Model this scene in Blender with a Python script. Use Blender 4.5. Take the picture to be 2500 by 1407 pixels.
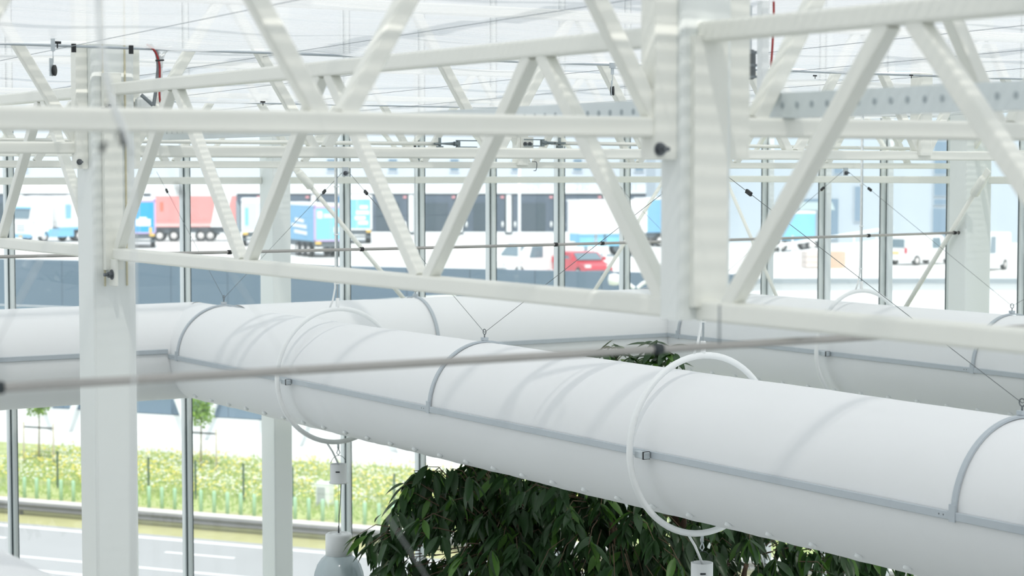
import bpy, bmesh, math, random
from mathutils import Vector, Matrix
random.seed(7)
for o in list(bpy.data.objects): bpy.data.objects.remove(o)
scn = bpy.context.scene
COL = scn.collection

# ------------------------------------------------------------------ camera, sky, sun, exposure
F = 4861.0                                   # focal length in pixels of a 2500 px wide frame (70 mm)
PITCH = math.atan(284 / F)
HEAD = math.radians(32.1)                    # heading, clockwise from +Y
cam_d = bpy.data.cameras.new('camera'); cam = bpy.data.objects.new('camera', cam_d); COL.objects.link(cam)
cam_d.sensor_fit = 'HORIZONTAL'; cam_d.sensor_width = 36.0; cam_d.lens = 36.0 * F / 2500
cam.location = (0, 0, 0); cam.rotation_euler = (math.pi / 2 - PITCH, 0, -HEAD)
cam_d.clip_start = 0.05; cam_d.clip_end = 2000
cam_d.dof.use_dof = True; cam_d.dof.focus_distance = 10.2; cam_d.dof.aperture_fstop = 4.0
scn.camera = cam
w = bpy.data.worlds.new('overcast_sky'); scn.world = w; w.use_nodes = True
bg = w.node_tree.nodes['Background']; bg.inputs[0].default_value = (0.905, 0.945, 1.0, 1); bg.inputs[1].default_value = 1.0
sun_d = bpy.data.lights.new('sun', 'SUN'); sun = bpy.data.objects.new('sun', sun_d); COL.objects.link(sun)
sun_d.energy = 2.4; sun_d.angle = math.radians(1.1); sun_d.color = (1.0, 0.96, 0.9)
sun.rotation_euler = Vector((0.25, 0.62, -0.95)).to_track_quat('-Z', 'Y').to_euler()
vs = scn.view_settings; vs.view_transform = 'Standard'; vs.look = 'None'; vs.gamma = 1.0; vs.use_curve_mapping = False
vs.exposure = 0.26

# ------------------------------------------------------------------ measuring helpers (lines of sight through the survey photo)
cp, sp = math.cos(PITCH), math.sin(PITCH); cH, sH = math.cos(HEAD), math.sin(HEAD)
def ray(px, py):
    a = (px - 1250) / F; b = (703.5 - py) / F
    fw = cp + b * sp
    return Vector((a * cH + fw * sH, -a * sH + fw * cH, -sp + b * cp))
def atX(px, py, X): r = ray(px, py); return r * (X / r.x)
def atY(px, py, Y): r = ray(px, py); return r * (Y / r.y)
def atZ(px, py, Z): r = ray(px, py); return r * (Z / r.z)
def atT(px, py, t): r = ray(px, py); return r * (t / (r.x * sH + r.y * cH))   # t = horizontal distance ahead
def ext(s, t, z=0.0): return Vector((s * cH + t * sH, -s * sH + t * cH, z))

# ------------------------------------------------------------------ materials
MATS = {}
def mat(name, col, rough=0.5, metal=0.0, noise=0.0, nscale=6.0, bump=0.0, bscale=40.0, spec=0.5, trans=0.0, sheen=None):
    if name in MATS: return MATS[name]
    m = bpy.data.materials.new(name); m.use_nodes = True; nt = m.node_tree; b = nt.nodes['Principled BSDF']
    b.inputs['Base Color'].default_value = (*col, 1); b.inputs['Roughness'].default_value = rough
    b.inputs['Metallic'].default_value = metal; b.inputs['Specular IOR Level'].default_value = spec
    tc = nt.nodes.new('ShaderNodeTexCoord')
    if noise > 0:
        n = nt.nodes.new('ShaderNodeTexNoise'); n.inputs['Scale'].default_value = nscale; n.inputs['Detail'].default_value = 4
        nt.links.new(tc.outputs['Object'], n.inputs['Vector'])
        mx = nt.nodes.new('ShaderNodeMix'); mx.data_type = 'RGBA'
        mx.inputs[6].default_value = (*[max(0, c * (1 - noise)) for c in col], 1)
        mx.inputs[7].default_value = (*[min(1, c * (1 + noise)) for c in col], 1)
        nt.links.new(n.outputs['Fac'], mx.inputs[0]); nt.links.new(mx.outputs[2], b.inputs['Base Color'])
    if bump > 0:
        n2 = nt.nodes.new('ShaderNodeTexNoise'); n2.inputs['Scale'].default_value = bscale
        nt.links.new(tc.outputs['Object'], n2.inputs['Vector'])
        bp = nt.nodes.new('ShaderNodeBump'); bp.inputs['Strength'].default_value = bump; bp.inputs['Distance'].default_value = 0.01
        nt.links.new(n2.outputs['Fac'], bp.inputs['Height']); nt.links.new(bp.outputs['Normal'], b.inputs['Normal'])
    if trans > 0:
        tr = nt.nodes.new('ShaderNodeBsdfTranslucent'); tr.inputs[0].default_value = (*col, 1)
        ms = nt.nodes.new('ShaderNodeMixShader'); ms.inputs[0].default_value = trans
        nt.links.new(b.outputs[0], ms.inputs[1]); nt.links.new(tr.outputs[0], ms.inputs[2])
        nt.links.new(ms.outputs[0], nt.nodes['Material Output'].inputs['Surface'])
    MATS[name] = m; return m

STEEL = mat('cream_painted_steel', (0.85, 0.86, 0.80), 0.38, noise=0.03, nscale=3)
COLM = mat('pale_grey_painted_column', (0.80, 0.835, 0.815), 0.42, noise=0.03, nscale=2)
GALV = mat('galvanised_steel', (0.52, 0.57, 0.60), 0.45, 0.4, noise=0.1, nscale=12)
CHAN = mat('galvanised_channel', (0.74, 0.80, 0.82), 0.5, 0.1, noise=0.06, nscale=10)
ALU = mat('brushed_aluminium', (0.47, 0.52, 0.56), 0.5, 0.1, noise=0.04, nscale=20)
WHITE = mat('white_powder_coat', (0.86, 0.885, 0.89), 0.4, noise=0.02)
DARKM = mat('blackened_steel', (0.035, 0.045, 0.05), 0.5, 0.3)
BOLT = mat('zinc_bolt', (0.15, 0.165, 0.18), 0.45, 0.6, noise=0.2, nscale=60)
WIRE = mat('steel_wire', (0.17, 0.19, 0.20), 0.45, 0.6)
SWIRE = mat('pale_screen_wire', (0.36, 0.39, 0.42), 0.5, 0.2)
RODM = mat('drive_tube_steel', (0.42, 0.41, 0.39), 0.4, 0.4, noise=0.2, nscale=4)
BLACK = mat('black_plastic', (0.012, 0.014, 0.016), 0.5)
RUBBER = mat('dark_gasket', (0.05, 0.075, 0.085), 0.7)
FRAME = mat('facade_aluminium', (0.74, 0.79, 0.78), 0.4, 0.0, noise=0.04, nscale=5)
FRAMEW = mat('facade_cap_white', (0.80, 0.85, 0.87), 0.4, 0.0, noise=0.02)
DUCT = mat('white_duct_fabric', (0.89, 0.905, 0.915), 0.75, noise=0.015, nscale=2.5, bump=0.05, bscale=14, spec=0.2, trans=0.12)
REDC = mat('red_cable', (0.36, 0.03, 0.03), 0.5)
GREYC = mat('grey_cable', (0.22, 0.25, 0.27), 0.5)
PLASW = mat('white_plastic', (0.85, 0.88, 0.88), 0.35)
FLOORM = mat('pale_concrete_floor', (0.32, 0.33, 0.31), 0.6, noise=0.1, nscale=0.8)

def cloth_mat():
    m = bpy.data.materials.new('white_shade_cloth'); m.use_nodes = True; nt = m.node_tree; N = nt.nodes; L = nt.links
    for n in list(N): N.remove(n)
    out = N.new('ShaderNodeOutputMaterial'); tc = N.new('ShaderNodeTexCoord')
    mp = N.new('ShaderNodeMapping'); mp.inputs['Scale'].default_value = (0.35, 9.0, 1.0); L.new(tc.outputs['Object'], mp.inputs['Vector'])
    wv = N.new('ShaderNodeTexNoise'); wv.inputs['Scale'].default_value = 4.0; wv.inputs['Detail'].default_value = 5
    L.new(mp.outputs[0], wv.inputs['Vector'])
    bp = N.new('ShaderNodeBump'); bp.inputs['Strength'].default_value = 0.35; bp.inputs['Distance'].default_value = 0.02
    L.new(wv.outputs['Fac'], bp.inputs['Height'])
    cr = N.new('ShaderNodeValToRGB'); cr.color_ramp.elements[0].position = 0.3; cr.color_ramp.elements[1].position = 0.7
    cr.color_ramp.elements[0].color = (0.83, 0.865, 0.89, 1); cr.color_ramp.elements[1].color = (0.945, 0.95, 0.955, 1)
    L.new(wv.outputs['Fac'], cr.inputs[0])
    df = N.new('ShaderNodeBsdfDiffuse'); tr = N.new('ShaderNodeBsdfTranslucent')
    for n in (df, tr): L.new(cr.outputs[0], n.inputs['Color']); L.new(bp.outputs[0], n.inputs['Normal'])
    mx = N.new('ShaderNodeMixShader'); mx.inputs[0].default_value = 0.34
    L.new(df.outputs[0], mx.inputs[1]); L.new(tr.outputs[0], mx.inputs[2])
    # the woven screen has narrow open strips between its tapes
    sep = N.new('ShaderNodeSeparateXYZ'); L.new(tc.outputs['Object'], sep.inputs[0])
    mu = N.new('ShaderNodeMath'); mu.operation = 'MULTIPLY'; mu.inputs[1].default_value = 2 * math.pi / 0.034; L.new(sep.outputs['Y'], mu.inputs[0])
    si = N.new('ShaderNodeMath'); si.operation = 'SINE'; L.new(mu.outputs[0], si.inputs[0])
    gt = N.new('ShaderNodeMapRange'); gt.inputs[1].default_value = 0.0; gt.inputs[2].default_value = 0.9; gt.inputs[3].default_value = 0.12; gt.inputs[4].default_value = 0.36
    L.new(si.outputs[0], gt.inputs[0])
    tp = N.new('ShaderNodeBsdfTransparent'); m2 = N.new('ShaderNodeMixShader')
    L.new(gt.outputs[0], m2.inputs[0]); L.new(mx.outputs[0], m2.inputs[1]); L.new(tp.outputs[0], m2.inputs[2])
    L.new(m2.outputs[0], out.inputs['Surface']); return m
CLOTH = cloth_mat()

def glass_mat():
    m = bpy.data.materials.new('clear_facade_glass'); m.use_nodes = True; nt = m.node_tree; N = nt.nodes; L = nt.links
    for n in list(N): N.remove(n)
    out = N.new('ShaderNodeOutputMaterial'); tp = N.new('ShaderNodeBsdfTransparent'); tp.inputs[0].default_value = (0.96, 0.985, 0.985, 1)
    gl = N.new('ShaderNodeBsdfGlossy'); gl.inputs['Roughness'].default_value = 0.02
    lw = N.new('ShaderNodeLayerWeight'); pw = N.new('ShaderNodeMath'); pw.operation = 'POWER'; pw.inputs[1].default_value = 5.0; L.new(lw.outputs['Facing'], pw.inputs[0])
    fr = N.new('ShaderNodeMapRange'); fr.inputs[3].default_value = 0.035; fr.inputs[4].default_value = 0.9; L.new(pw.outputs[0], fr.inputs[0])
    mx = N.new('ShaderNodeMixShader'); L.new(fr.outputs[0], mx.inputs[0]); L.new(tp.outputs[0], mx.inputs[1]); L.new(gl.outputs[0], mx.inputs[2])
    # dried splashes and dust on the pane
    tc = N.new('ShaderNodeTexCoord'); n1 = N.new('ShaderNodeTexNoise'); n1.inputs['Scale'].default_value = 1.3; n1.inputs['Detail'].default_value = 9
    n1.inputs['Roughness'].default_value = 0.65
    L.new(tc.outputs['Object'], n1.inputs['Vector'])
    mr = N.new('ShaderNodeMapRange'); mr.inputs[1].default_value = 0.60; mr.inputs[2].default_value = 0.80; mr.inputs[3].default_value = 0.03; mr.inputs[4].default_value = 0.35
    L.new(n1.outputs['Fac'], mr.inputs[0])
    df = N.new('ShaderNodeBsdfTranslucent'); df.inputs[0].default_value = (0.9, 0.95, 0.97, 1)
    m2 = N.new('ShaderNodeMixShader'); L.new(mr.outputs[0], m2.inputs[0]); L.new(mx.outputs[0], m2.inputs[1]); L.new(df.outputs[0], m2.inputs[2])
    L.new(m2.outputs[0], out.inputs['Surface']); return m
GLASS = glass_mat()

# ------------------------------------------------------------------ mesh builder
def frame_z(d):
    d = d.normalized(); up = Vector((0, 0, 1)) if abs(d.z) < 0.98 else Vector((0, 1, 0))
    x = up.cross(d).normalized(); y = d.cross(x)
    return x, y, d
class MB:
    def __init__(s): s.v = []; s.f = []; s.sm = []
    def add(s, vs_, fs, smooth=False):
        o = len(s.v); s.v += [Vector(p) for p in vs_]
        for f in fs: s.f.append(tuple(i + o for i in f)); s.sm.append(smooth)
        return s
    def box(s, c, size, ax=None, ch=0.0):
        c = Vector(c); x, y, z = ax if ax else (Vector((1, 0, 0)), Vector((0, 1, 0)), Vector((0, 0, 1)))
        a, b, h = [q / 2 for q in size]
        if ch <= 0:
            P = [c + x * a * i + y * b * j + z * h * k for k in (-1, 1) for j in (-1, 1) for i in (-1, 1)]
            return s.add(P, [(0, 2, 3, 1), (4, 5, 7, 6), (0, 1, 5, 4), (2, 6, 7, 3), (0, 4, 6, 2), (1, 3, 7, 5)])
        P = []
        prof = [(a - ch, -b), (a, -b + ch), (a, b - ch), (a - ch, b), (-a + ch, b), (-a, b - ch), (-a, -b + ch), (-a + ch, -b)]
        for (zz, inset) in ((-h, ch), (-h + ch, 0), (h - ch, 0), (h, ch)):
            for (px, py) in prof:
                qx = px - math.copysign(inset, px) if abs(px) > inset else px; qy = py - math.copysign(inset, py) if abs(py) > inset else py
                P.append(c + x * qx + y * qy + z * zz)
        fs = []
        for r in range(3):
            for i in range(8): j = (i + 1) % 8; fs.append((r * 8 + i, r * 8 + j, r * 8 + 8 + j, r * 8 + 8 + i))
        fs.append(tuple(range(7, -1, -1))); fs.append(tuple(range(24, 32)))
        return s.add(P, fs)
    def bar(s, p0, p1, wd, ht, ax=None, r=None):          # rounded rectangular hollow section
        p0, p1 = Vector(p0), Vector(p1)
        x, y, z = ax if ax else frame_z(p1 - p0)
        r = min(wd, ht) * 0.16 if r is None else r
        prof = []
        for cx, cy, a0 in ((wd / 2 - r, ht / 2 - r, 0), (-wd / 2 + r, ht / 2 - r, 90), (-wd / 2 + r, -ht / 2 + r, 180), (wd / 2 - r, -ht / 2 + r, 270)):
            for k in range(3):
                a = math.radians(a0 + 45 * k); prof.append((cx + r * math.cos(a), cy + r * math.sin(a)))
        n = len(prof)
        P = [p + x * a + y * b for p in (p0, p1) for a, b in prof]
        fs = [(i, (i + 1) % n, n + (i + 1) % n, n + i) for i in range(n)] + [tuple(range(n - 1, -1, -1)), tuple(range(n, 2 * n))]
        return s.add(P, fs)
    def tube(s, pts, r, seg=10, cap=True, closed=False):
        pts = [Vector(p) for p in pts]; n = len(pts); rr = r if isinstance(r, (list, tuple)) else [r] * n
        P = []; prevx = None
        for i, p in enumerate(pts):
            if closed: d = pts[(i + 1) % n] - pts[i - 1]
            else: d = pts[min(i + 1, n - 1)] - pts[max(i - 1, 0)]
            d.normalize()
            if prevx is None: x, y, _ = frame_z(d)
            else:
                x = (prevx - d * prevx.dot(d)).normalized(); y = d.cross(x)
            prevx = x
            for k in range(seg):
                a = 2 * math.pi * k / seg; P.append(p + (x * math.cos(a) + y * math.sin(a)) * rr[i])
        fs = []
        for i in range(n if closed else n - 1):
            j = (i + 1) % n
            for k in range(seg): l = (k + 1) % seg; fs.append((i * seg + k, i * seg + l, j * seg + l, j * seg + k))
        s.add(P, fs, True)
        if cap and not closed:
            o = len(s.v) - len(P)
            s.f.append(tuple(o + k for k in range(seg - 1, -1, -1))); s.sm.append(False)
            s.f.append(tuple(o + (n - 1) * seg + k for k in range(seg))); s.sm.append(False)
        return s
    def lathe(s, prof, c=(0, 0, 0), seg=24, ax=None, smooth=True, rib=0.0):   # prof: (radius, height)
        c = Vector(c); x, y, z = ax if ax else (Vector((1, 0, 0)), Vector((0, 1, 0)), Vector((0, 0, 1)))
        P = []
        for (r, h) in prof:
            for k in range(seg):
                a = 2 * math.pi * k / seg; q = r * (1 + (rib if k % 2 else 0)); P.append(c + (x * math.cos(a) + y * math.sin(a)) * q + z * h)
        n = len(prof)
        fs = [(i * seg + k, i * seg + (k + 1) % seg, (i + 1) * seg + (k + 1) % seg, (i + 1) * seg + k) for i in range(n - 1) for k in range(seg)]
        return s.add(P, fs, smooth)
    def prism(s, pts, d):                                  # polygon extruded along d
        n = len(pts); pts = [Vector(p) for p in pts]; d = Vector(d)
        return s.add(pts + [p + d for p in pts], [tuple(range(n - 1, -1, -1)), tuple(range(n, 2 * n))] + [(i, (i + 1) % n, n + (i + 1) % n, n + i) for i in range(n)])
    def build(s, name, m, parent=None, local=False, mats=None):
        me = bpy.data.meshes.new(name)
        off = Vector((0, 0, 0))
        if parent is not None and not local:
            p = parent
            while p is not None: off += p.location; p = p.parent
        me.from_pydata([tuple(v - off) for v in s.v], [], s.f)
        me.polygons.foreach_set('use_smooth', s.sm)
        bm = bmesh.new(); bm.from_mesh(me); bmesh.ops.recalc_face_normals(bm, faces=bm.faces); bm.to_mesh(me); bm.free()
        me.materials.append(m)
        o = bpy.data.objects.new(name, me); COL.objects.link(o)
        if parent is not None: o.parent = parent
        return o
def tag(o, label=None, cat=None, group=None, kind=None):
    if label: o['label'] = label
    if cat: o['category'] = cat
    if group: o['group'] = group
    if kind: o['kind'] = kind
    return o
def thing(name, label, cat, loc=(0, 0, 0), rz=0.0, group=None):
    o = bpy.data.objects.new(name, None); COL.objects.link(o); o.empty_display_size = 0.2
    o.location = loc; o.rotation_euler = (0, 0, rz)
    return tag(o, label, cat, group)
def structure(name, label=None, loc=(0, 0, 0)):
    o = bpy.data.objects.new(name, None); COL.objects.link(o); o.location = loc
    o['kind'] = 'structure'
    if label: o['label'] = label
    return o
def share(o, name, parent, loc):
    c = bpy.data.objects.new(name, o.data); COL.objects.link(c); c.parent = parent; c.location = loc; return c
EX, EY, EZ = Vector((1, 0, 0)), Vector((0, 1, 0)), Vector((0, 0, 1))

FLOOR = -9.0
YF = 15.3         # glass wall on the left runs along X here
XF = 11.7         # glass wall on the right runs along Y here
XA = 2.97         # column line
YB, YC, YE = 3.896, 7.907, 11.8      # cross trusses
RD = 0.37; ZD = -1.385               # duct radius and axis height

# ------------------------------------------------------------------ the setting: floor, glass walls, screen ceiling
fl = MB().box(((XF - 14) / 2, (YF - 14) / 2, FLOOR - 0.1), (XF + 14, YF + 14, 0.2)).build('floor', FLOORM)
tag(fl, 'pale concrete greenhouse floor far below', kind='structure')

BACKW = mat('pale_light_block', (0.74, 0.76, 0.75), 0.8, noise=0.05, nscale=0.5)  # for two unseen walls added to cut low light from behind
wb = MB().box(((XF - 14) / 2, -14.1, (FLOOR + 1.6) / 2), (XF + 14, 0.2, 1.6 - FLOOR)).build('light_block_back', BACKW); tag(wb, 'added pale panel behind the camera, cuts low light', kind='structure')
wb = MB().box((-14.1, (YF - 14) / 2, (FLOOR + 1.6) / 2), (0.2, YF + 14, 1.6 - FLOOR)).build('light_block_side', BACKW); tag(wb, 'added pale panel at the far left, out of view, cuts low light', kind='structure')
def wall_left():
    W = structure('wall_left', 'glass facade with slim aluminium mullions facing the road', (0, YF, FLOOR))
    xs = [atY(450, 600, YF).x + 0.735 * k for k in range(-9, 8)]
    xs = [x for x in xs if x < XF - 0.2]
    for x in xs:
        m = MB().box((x, YF - 0.05, (FLOOR + 1.6) / 2), (0.036, 0.10, -FLOOR + 1.6), ch=0.003).build('mullion', FRAME, W)
        MB().box((x - 0.024, YF - 0.03, (FLOOR + 1.6) / 2), (0.012, 0.05, -FLOOR + 1.6)).build('gasket', RUBBER, m)
        MB().box((x + 0.012, YF - 0.103, (FLOOR + 1.6) / 2), (0.004, 0.008, -FLOOR + 1.6)).build('groove', RUBBER, m)
        MB().box((x - 0.036, YF - 0.03, (FLOOR + 1.6) / 2), (0.012, 0.055, -FLOOR + 1.6)).build('cap_strip', FRAMEW, m)
    b = [xs[0] - 0.735] + xs + [XF]
    for i in range(len(b) - 1):
        for z0, z1 in ((FLOOR, -4.6), (-4.6, -0.07), (-0.07, 1.6)):
            MB().box(((b[i] + b[i + 1]) / 2, YF + 0.01, (z0 + z1) / 2), (b[i + 1] - b[i] - 0.01, 0.012, z1 - z0 - 0.01)).build('pane', GLASS, W)
    for (x0, x1) in ((-2.0, 7.03), (7.22, XF - 0.1)):
        MB().bar((x0, YF - 0.16, -0.072), (x1, YF - 0.16, -0.072), 0.05, 0.058).build('transom', STEEL, W)
    MB().bar((-2, YF - 0.05, -4.6), (XF, YF - 0.05, -4.6), 0.05, 0.05).build('transom', FRAME, W)
    MB().bar((-2, YF - 0.05, FLOOR + .05), (XF, YF - 0.05, FLOOR + .05), 0.08, 0.1).build('sill', FRAME, W)
    return W
WL = wall_left()
def wall_right():
    W = structure('wall_right', 'glass facade with slim aluminium mullions facing the loading yard', (XF, 0, FLOOR))
    ys = [atX(2020, 600, XF).y + 0.786 * k for k in range(-16, 3)]
    ys = [y for y in ys if y < YF - 0.2]
    for y in ys:
        m = MB().box((XF - 0.05, y, (FLOOR + 1.6) / 2), (0.10, 0.036, -FLOOR + 1.6), ch=0.003).build('mullion', FRAME, W)
        MB().box((XF - 0.03, y - 0.024, (FLOOR + 1.6) / 2), (0.05, 0.012, -FLOOR + 1.6)).build('gasket', RUBBER, m)
        MB().box((XF - 0.103, y + 0.004, (FLOOR + 1.6) / 2), (0.008, 0.004, -FLOOR + 1.6)).build('groove', RUBBER, m)
        MB().box((XF - 0.03, y - 0.04, (FLOOR + 1.6) / 2), (0.055, 0.02, -FLOOR + 1.6)).build('cap_strip', FRAMEW, m)
    b = [ys[0] - 0.786] + ys + [YF]
    for i in range(len(b) - 1):
        for z0, z1 in ((FLOOR, -4.6), (-4.6, -0.07), (-0.07, 1.6)):
            MB().box((XF + 0.01, (b[i] + b[i + 1]) / 2, (z0 + z1) / 2), (0.012, b[i + 1] - b[i] - 0.01, z1 - z0 - 0.01)).build('pane', GLASS, W)
    MB().bar((XF - 0.16, 11.55, -0.066), (XF - 0.16, YF - 0.1, -0.066), 0.05, 0.058).build('transom', STEEL, W)
    MB().bar((XF - 0.16, 4.5, -0.066), (XF - 0.16, 11.3, -0.066), 0.05, 0.058).build('transom', STEEL, W)
    MB().bar((XF - 0.05, -1, -4.6), (XF - 0.05, YF, -4.6), 0.05, 0.05).build('transom', FRAME, W)
    MB().bar((XF - 0.05, -1, FLOOR + .05), (XF - 0.05, YF, FLOOR + .05), 0.08, 0.1).build('sill', FRAME, W)
    return W
WR = wall_right()

def ceiling():
    W = structure('ceiling', 'white translucent shade screen drawn flat under the glass roof', (0, 0, 0.6))
    rnd = random.Random(3)
    def zc(y): return 0.515 - 0.017 * (y - 7.7)
    for (y0, y1) in ((-14.0, YB - 0.2), (YB - 0.19, YC - 0.18), (YC - 0.17, YE - 0.16), (YE - 0.15, YF - 0.1)):
        m = MB(); nx = 220; ny = max(8, int((y1 - y0) / 0.11)); x0, x1 = -14.0, XF - 0.1
        ph = [rnd.uniform(0, 6) for _ in range(6)]
        P = []
        for j in range(ny + 1):
            v = j / ny; y = y0 + (y1 - y0) * v
            for i in range(nx + 1):
                x = x0 + (x1 - x0) * i / nx
                z = zc(y) + 0.012 + 0.007 * math.sin(x * 2 * math.pi / 0.9 + ph[0]) + 0.006 * math.sin(y * 9 + 0.8 * math.sin(x * 1.3 + ph[1])) + 0.004 * math.sin(y * 23 + x * 0.9 + ph[2])
                e = min(v, 1 - v) * (y1 - y0)
                if e < 0.25: z += 0.01 * math.sin(x * 7 + ph[3]) * (1 - e / 0.25) - 0.02 * (1 - e / 0.25)
                P.append((x, y, z))
        m.add(P, [(j * (nx + 1) + i, j * (nx + 1) + i + 1, (j + 1) * (nx + 1) + i + 1, (j + 1) * (nx + 1) + i) for j in range(ny) for i in range(nx)], True)
        m.build('screen_cloth', CLOTH, W)
        # edge hem profile the cloth is fixed to
        MB().tube([(x0, y1 + 0.005, zc(y1) - 0.012), (x1, y1 + 0.005, zc(y1) - 0.012)], 0.006, 6).build('hem_profile', ALU, W)
    # support wires under the cloth
    x = 2.75 - 0.93 * 8
    while x < XF:
        MB().tube([(x, -14, zc(-14) - 0.012), (x, YB, zc(YB) - 0.016), (x, YC, zc(YC) - 0.016), (x, YF, zc(YF) - 0.012)], 0.0014, 5).build('support_wire', SWIRE, W)
        x += 0.93
    # glazing bars of the roof over the screen
    for k in range(9):
        x = -11.0 + 2.9 * k
        MB().bar((x, -14, 2.0), (x, YF, 2.0), 0.14, 0.12).build('roof_gutter', STEEL, W)
    for k in range(20):
        y = -13.5 + 1.5 * k
        MB().bar((-14, y, 2.3), (XF, y, 2.3), 0.05, 0.07).build('glazing_bar', ALU, W)
    return W
ceiling()

# ------------------------------------------------------------------ steel frame
def bolt(parent, p, d, r=0.013, m=BOLT):
    ax = frame_z(Vector(d)); b = MB()
    b.lathe([(0, 0), (r * 1.75, 0), (r * 1.75, 0.004), (0, 0.004)], p, 16, ax, False)
    b.lathe([(0, 0.004), (r * 1.2, 0.004), (r * 1.2, 0.018), (0, 0.018)], p, 6, ax, False)
    b.lathe([(0, 0.018), (r * 0.62, 0.018), (r * 0.62, 0.036), (0, 0.037)], p, 10, ax, False)
    return b.build('bolt', m, parent)

def column(label, x, y, wx, wy, z0, z1, group=None):
    t = thing('steel_column', label, 'column', (x, y, z0), group=group)
    MB().bar((x, y, z0), (x, y, z1), wx, wy, ax=(EX, EY, EZ), r=0.012).build('post', COLM, t)
    if z0 <= FLOOR + 0.01: MB().box((x, y, z0 + 0.015), (wx + 0.16, wy + 0.16, 0.03)).build('base_plate', COLM, t)
    return t
col1 = column('tall pale grey column standing left of the duct elbow', XA, YC, 0.185, 0.19, FLOOR, 1.5)
for dx in (-0.045, 0.05):
    MB().box((XA + dx, YC - 0.098, 0.28), (0.006, 0.006, 1.5)).build('weld_seam', mat('yellowed_sealant', (0.62, 0.58, 0.42), 0.6), col1)
col2 = column('short suspended post on the nearest truss, ending at its lower chord', XA + 0.004, YB, 0.158, 0.085, -0.36, 1.5)
# facade columns
cl = atY(643, 600, YF - 0.24); colL = column('slender facade column behind the long duct on the left glass wall', cl.x + 0.10, YF - 0.26, 0.165, 0.26, FLOOR, 1.5)
colR = column('facade column at the right edge of the right glass wall', XF - 0.26, 11.42, 0.28, 0.185, FLOOR, 1.5)
column('corner column where the two glass walls meet', XF - 0.2, YF - 0.2, 0.16, 0.16, FLOOR, 1.5)
column('facade column of the left glass wall at the picture edge', cl.x + 0.10 - 4.55, YF - 0.26, 0.165, 0.26, FLOOR, 1.5)

def truss(label, axis, fixed, a, b, zb, zt, bots, tops, start_end='b', ch=0.05, dg=0.044, off=0.03, group=None, posts=()):
    """flat truss; axis 0 runs along X, 1 along Y; nodes alternate bottom / top / bottom ..."""
    def P(u, z, o=0.0): return Vector((u, fixed + o, z)) if axis == 0 else Vector((fixed + o, u, z))
    t = thing('lattice_truss', label, 'truss', P((a + b) / 2, zb), group=group)
    along = EX if axis == 0 else EY; side = EY if axis == 0 else EX
    MB().bar(P(a, zb), P(b, zb), ch, ch, ax=(side, EZ, along)).build('bottom_chord', STEEL, t)
    MB().bar(P(a, zt), P(b, zt), ch, ch, ax=(side, EZ, along)).build('top_chord', STEEL, t)
    for bn in bots:
        for tn in tops:
            if abs(tn - bn) < 0.78 * abs((bots[1] - bots[0]) if len(bots) > 1 else 1.0):
                s = 1 if tn > bn else -1
                p0 = P(bn + s * off, zb + ch * 0.35); p1 = P(tn - s * off, zt - ch * 0.35)
                d = (p1 - p0).normalized()
                MB().bar(p0, p1, dg * 0.9, dg, ax=(side, side.cross(d) * -1, d)).build('diagonal', STEEL, t)
    for u in posts:
        MB().bar(P(u, zb), P(u, zt), 0.09, 0.09, ax=(side, along, EZ)).build('king_post', STEEL, t)
    return t
def lug(parent, p, nrm, wd=0.075, ht=0.11, bolt_dx=0.0, br=0.012):
    x, y, z = frame_z(Vector(nrm))
    pl = MB().box(Vector(p), (wd, ht, 0.012), ax=(x, y, z), ch=0.002).build('lug_plate', STEEL, parent)
    bolt(pl, Vector(p) + z * 0.006 + x * bolt_dx - y * 0.008, z, br)
    return pl

# truss A along the column line
ZA = 0.337
tA1 = truss('side truss beyond the tall left column, running towards the glass wall', 1, XA, YC + 0.095, YF - 0.4, -ZA, ZA, [8.03, 9.33, 10.63, 11.93, 13.23, 14.53], [8.68, 9.98, 11.28, 12.58, 13.88], group='trusses on the column line')
tA2 = truss('long side truss from the tall left column to the short suspended post', 1, XA, YB + 0.043, YC - 0.095, -ZA, ZA, [3.98, 5.23, 6.52, 7.80], [4.60, 5.88, 7.16], group='trusses on the column line')
tA3 = truss('nearest side truss right of the short suspended post', 1, XA, 0.6, YB - 0.043, -ZA, ZA, [1.22, 2.50, 3.79], [1.86, 3.17, 0.62], off=0.04, group='trusses on the column line')
lug(tA2, (XA - 0.028, YC - 0.15, -ZA - 0.075), (-1, 0, 0))
lug(tA2, (XA - 0.028, YC - 0.15, ZA - 0.075), (-1, 0, 0))
MB().box((XA - 0.015, YC - 0.115, 0), (0.075, 0.03, 2 * ZA + 0.13)).build('end_plate', STEEL, tA2)
MB().box((XA + 0.004, YB - 0.052, 0.0), (0.10, 0.020, 2 * ZA - 0.02)).build('end_plate', STEEL, tA3)
# cross trusses
P9 = 0.9
def nodes(x0, n, step): return [x0 + step * k for k in range(n)]
tB1 = truss('blurred cross truss nearest the camera, left of the suspended post', 0, YB, -1.6, XA - 0.075, 0.106, 0.78, nodes(-1.62, 6, P9)[0:6], nodes(-1.17, 5, P9), off=0.03, group='cross trusses')
tB2 = truss('nearest cross truss right of the suspended post', 0, YB, XA + 0.075, XF - 0.35, 0.110, 0.78, nodes(3.13, 10, P9), nodes(3.58, 9, P9), group='cross trusses', posts=(7.5,))
tC1 = truss('cross truss ending on the left face of the tall column', 0, YC, -1.6, XA - 0.09, 0.098, 0.76, nodes(-1.62, 6, P9), nodes(-1.17, 5, P9), group='cross trusses')
tC2 = truss('middle cross truss starting at the tall left column', 0, YC, XA + 0.09, XF - 0.35, 0.086, 0.74, nodes(3.06, 10, P9), nodes(3.51, 9, P9), group='cross trusses', posts=(7.55,))
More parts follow.
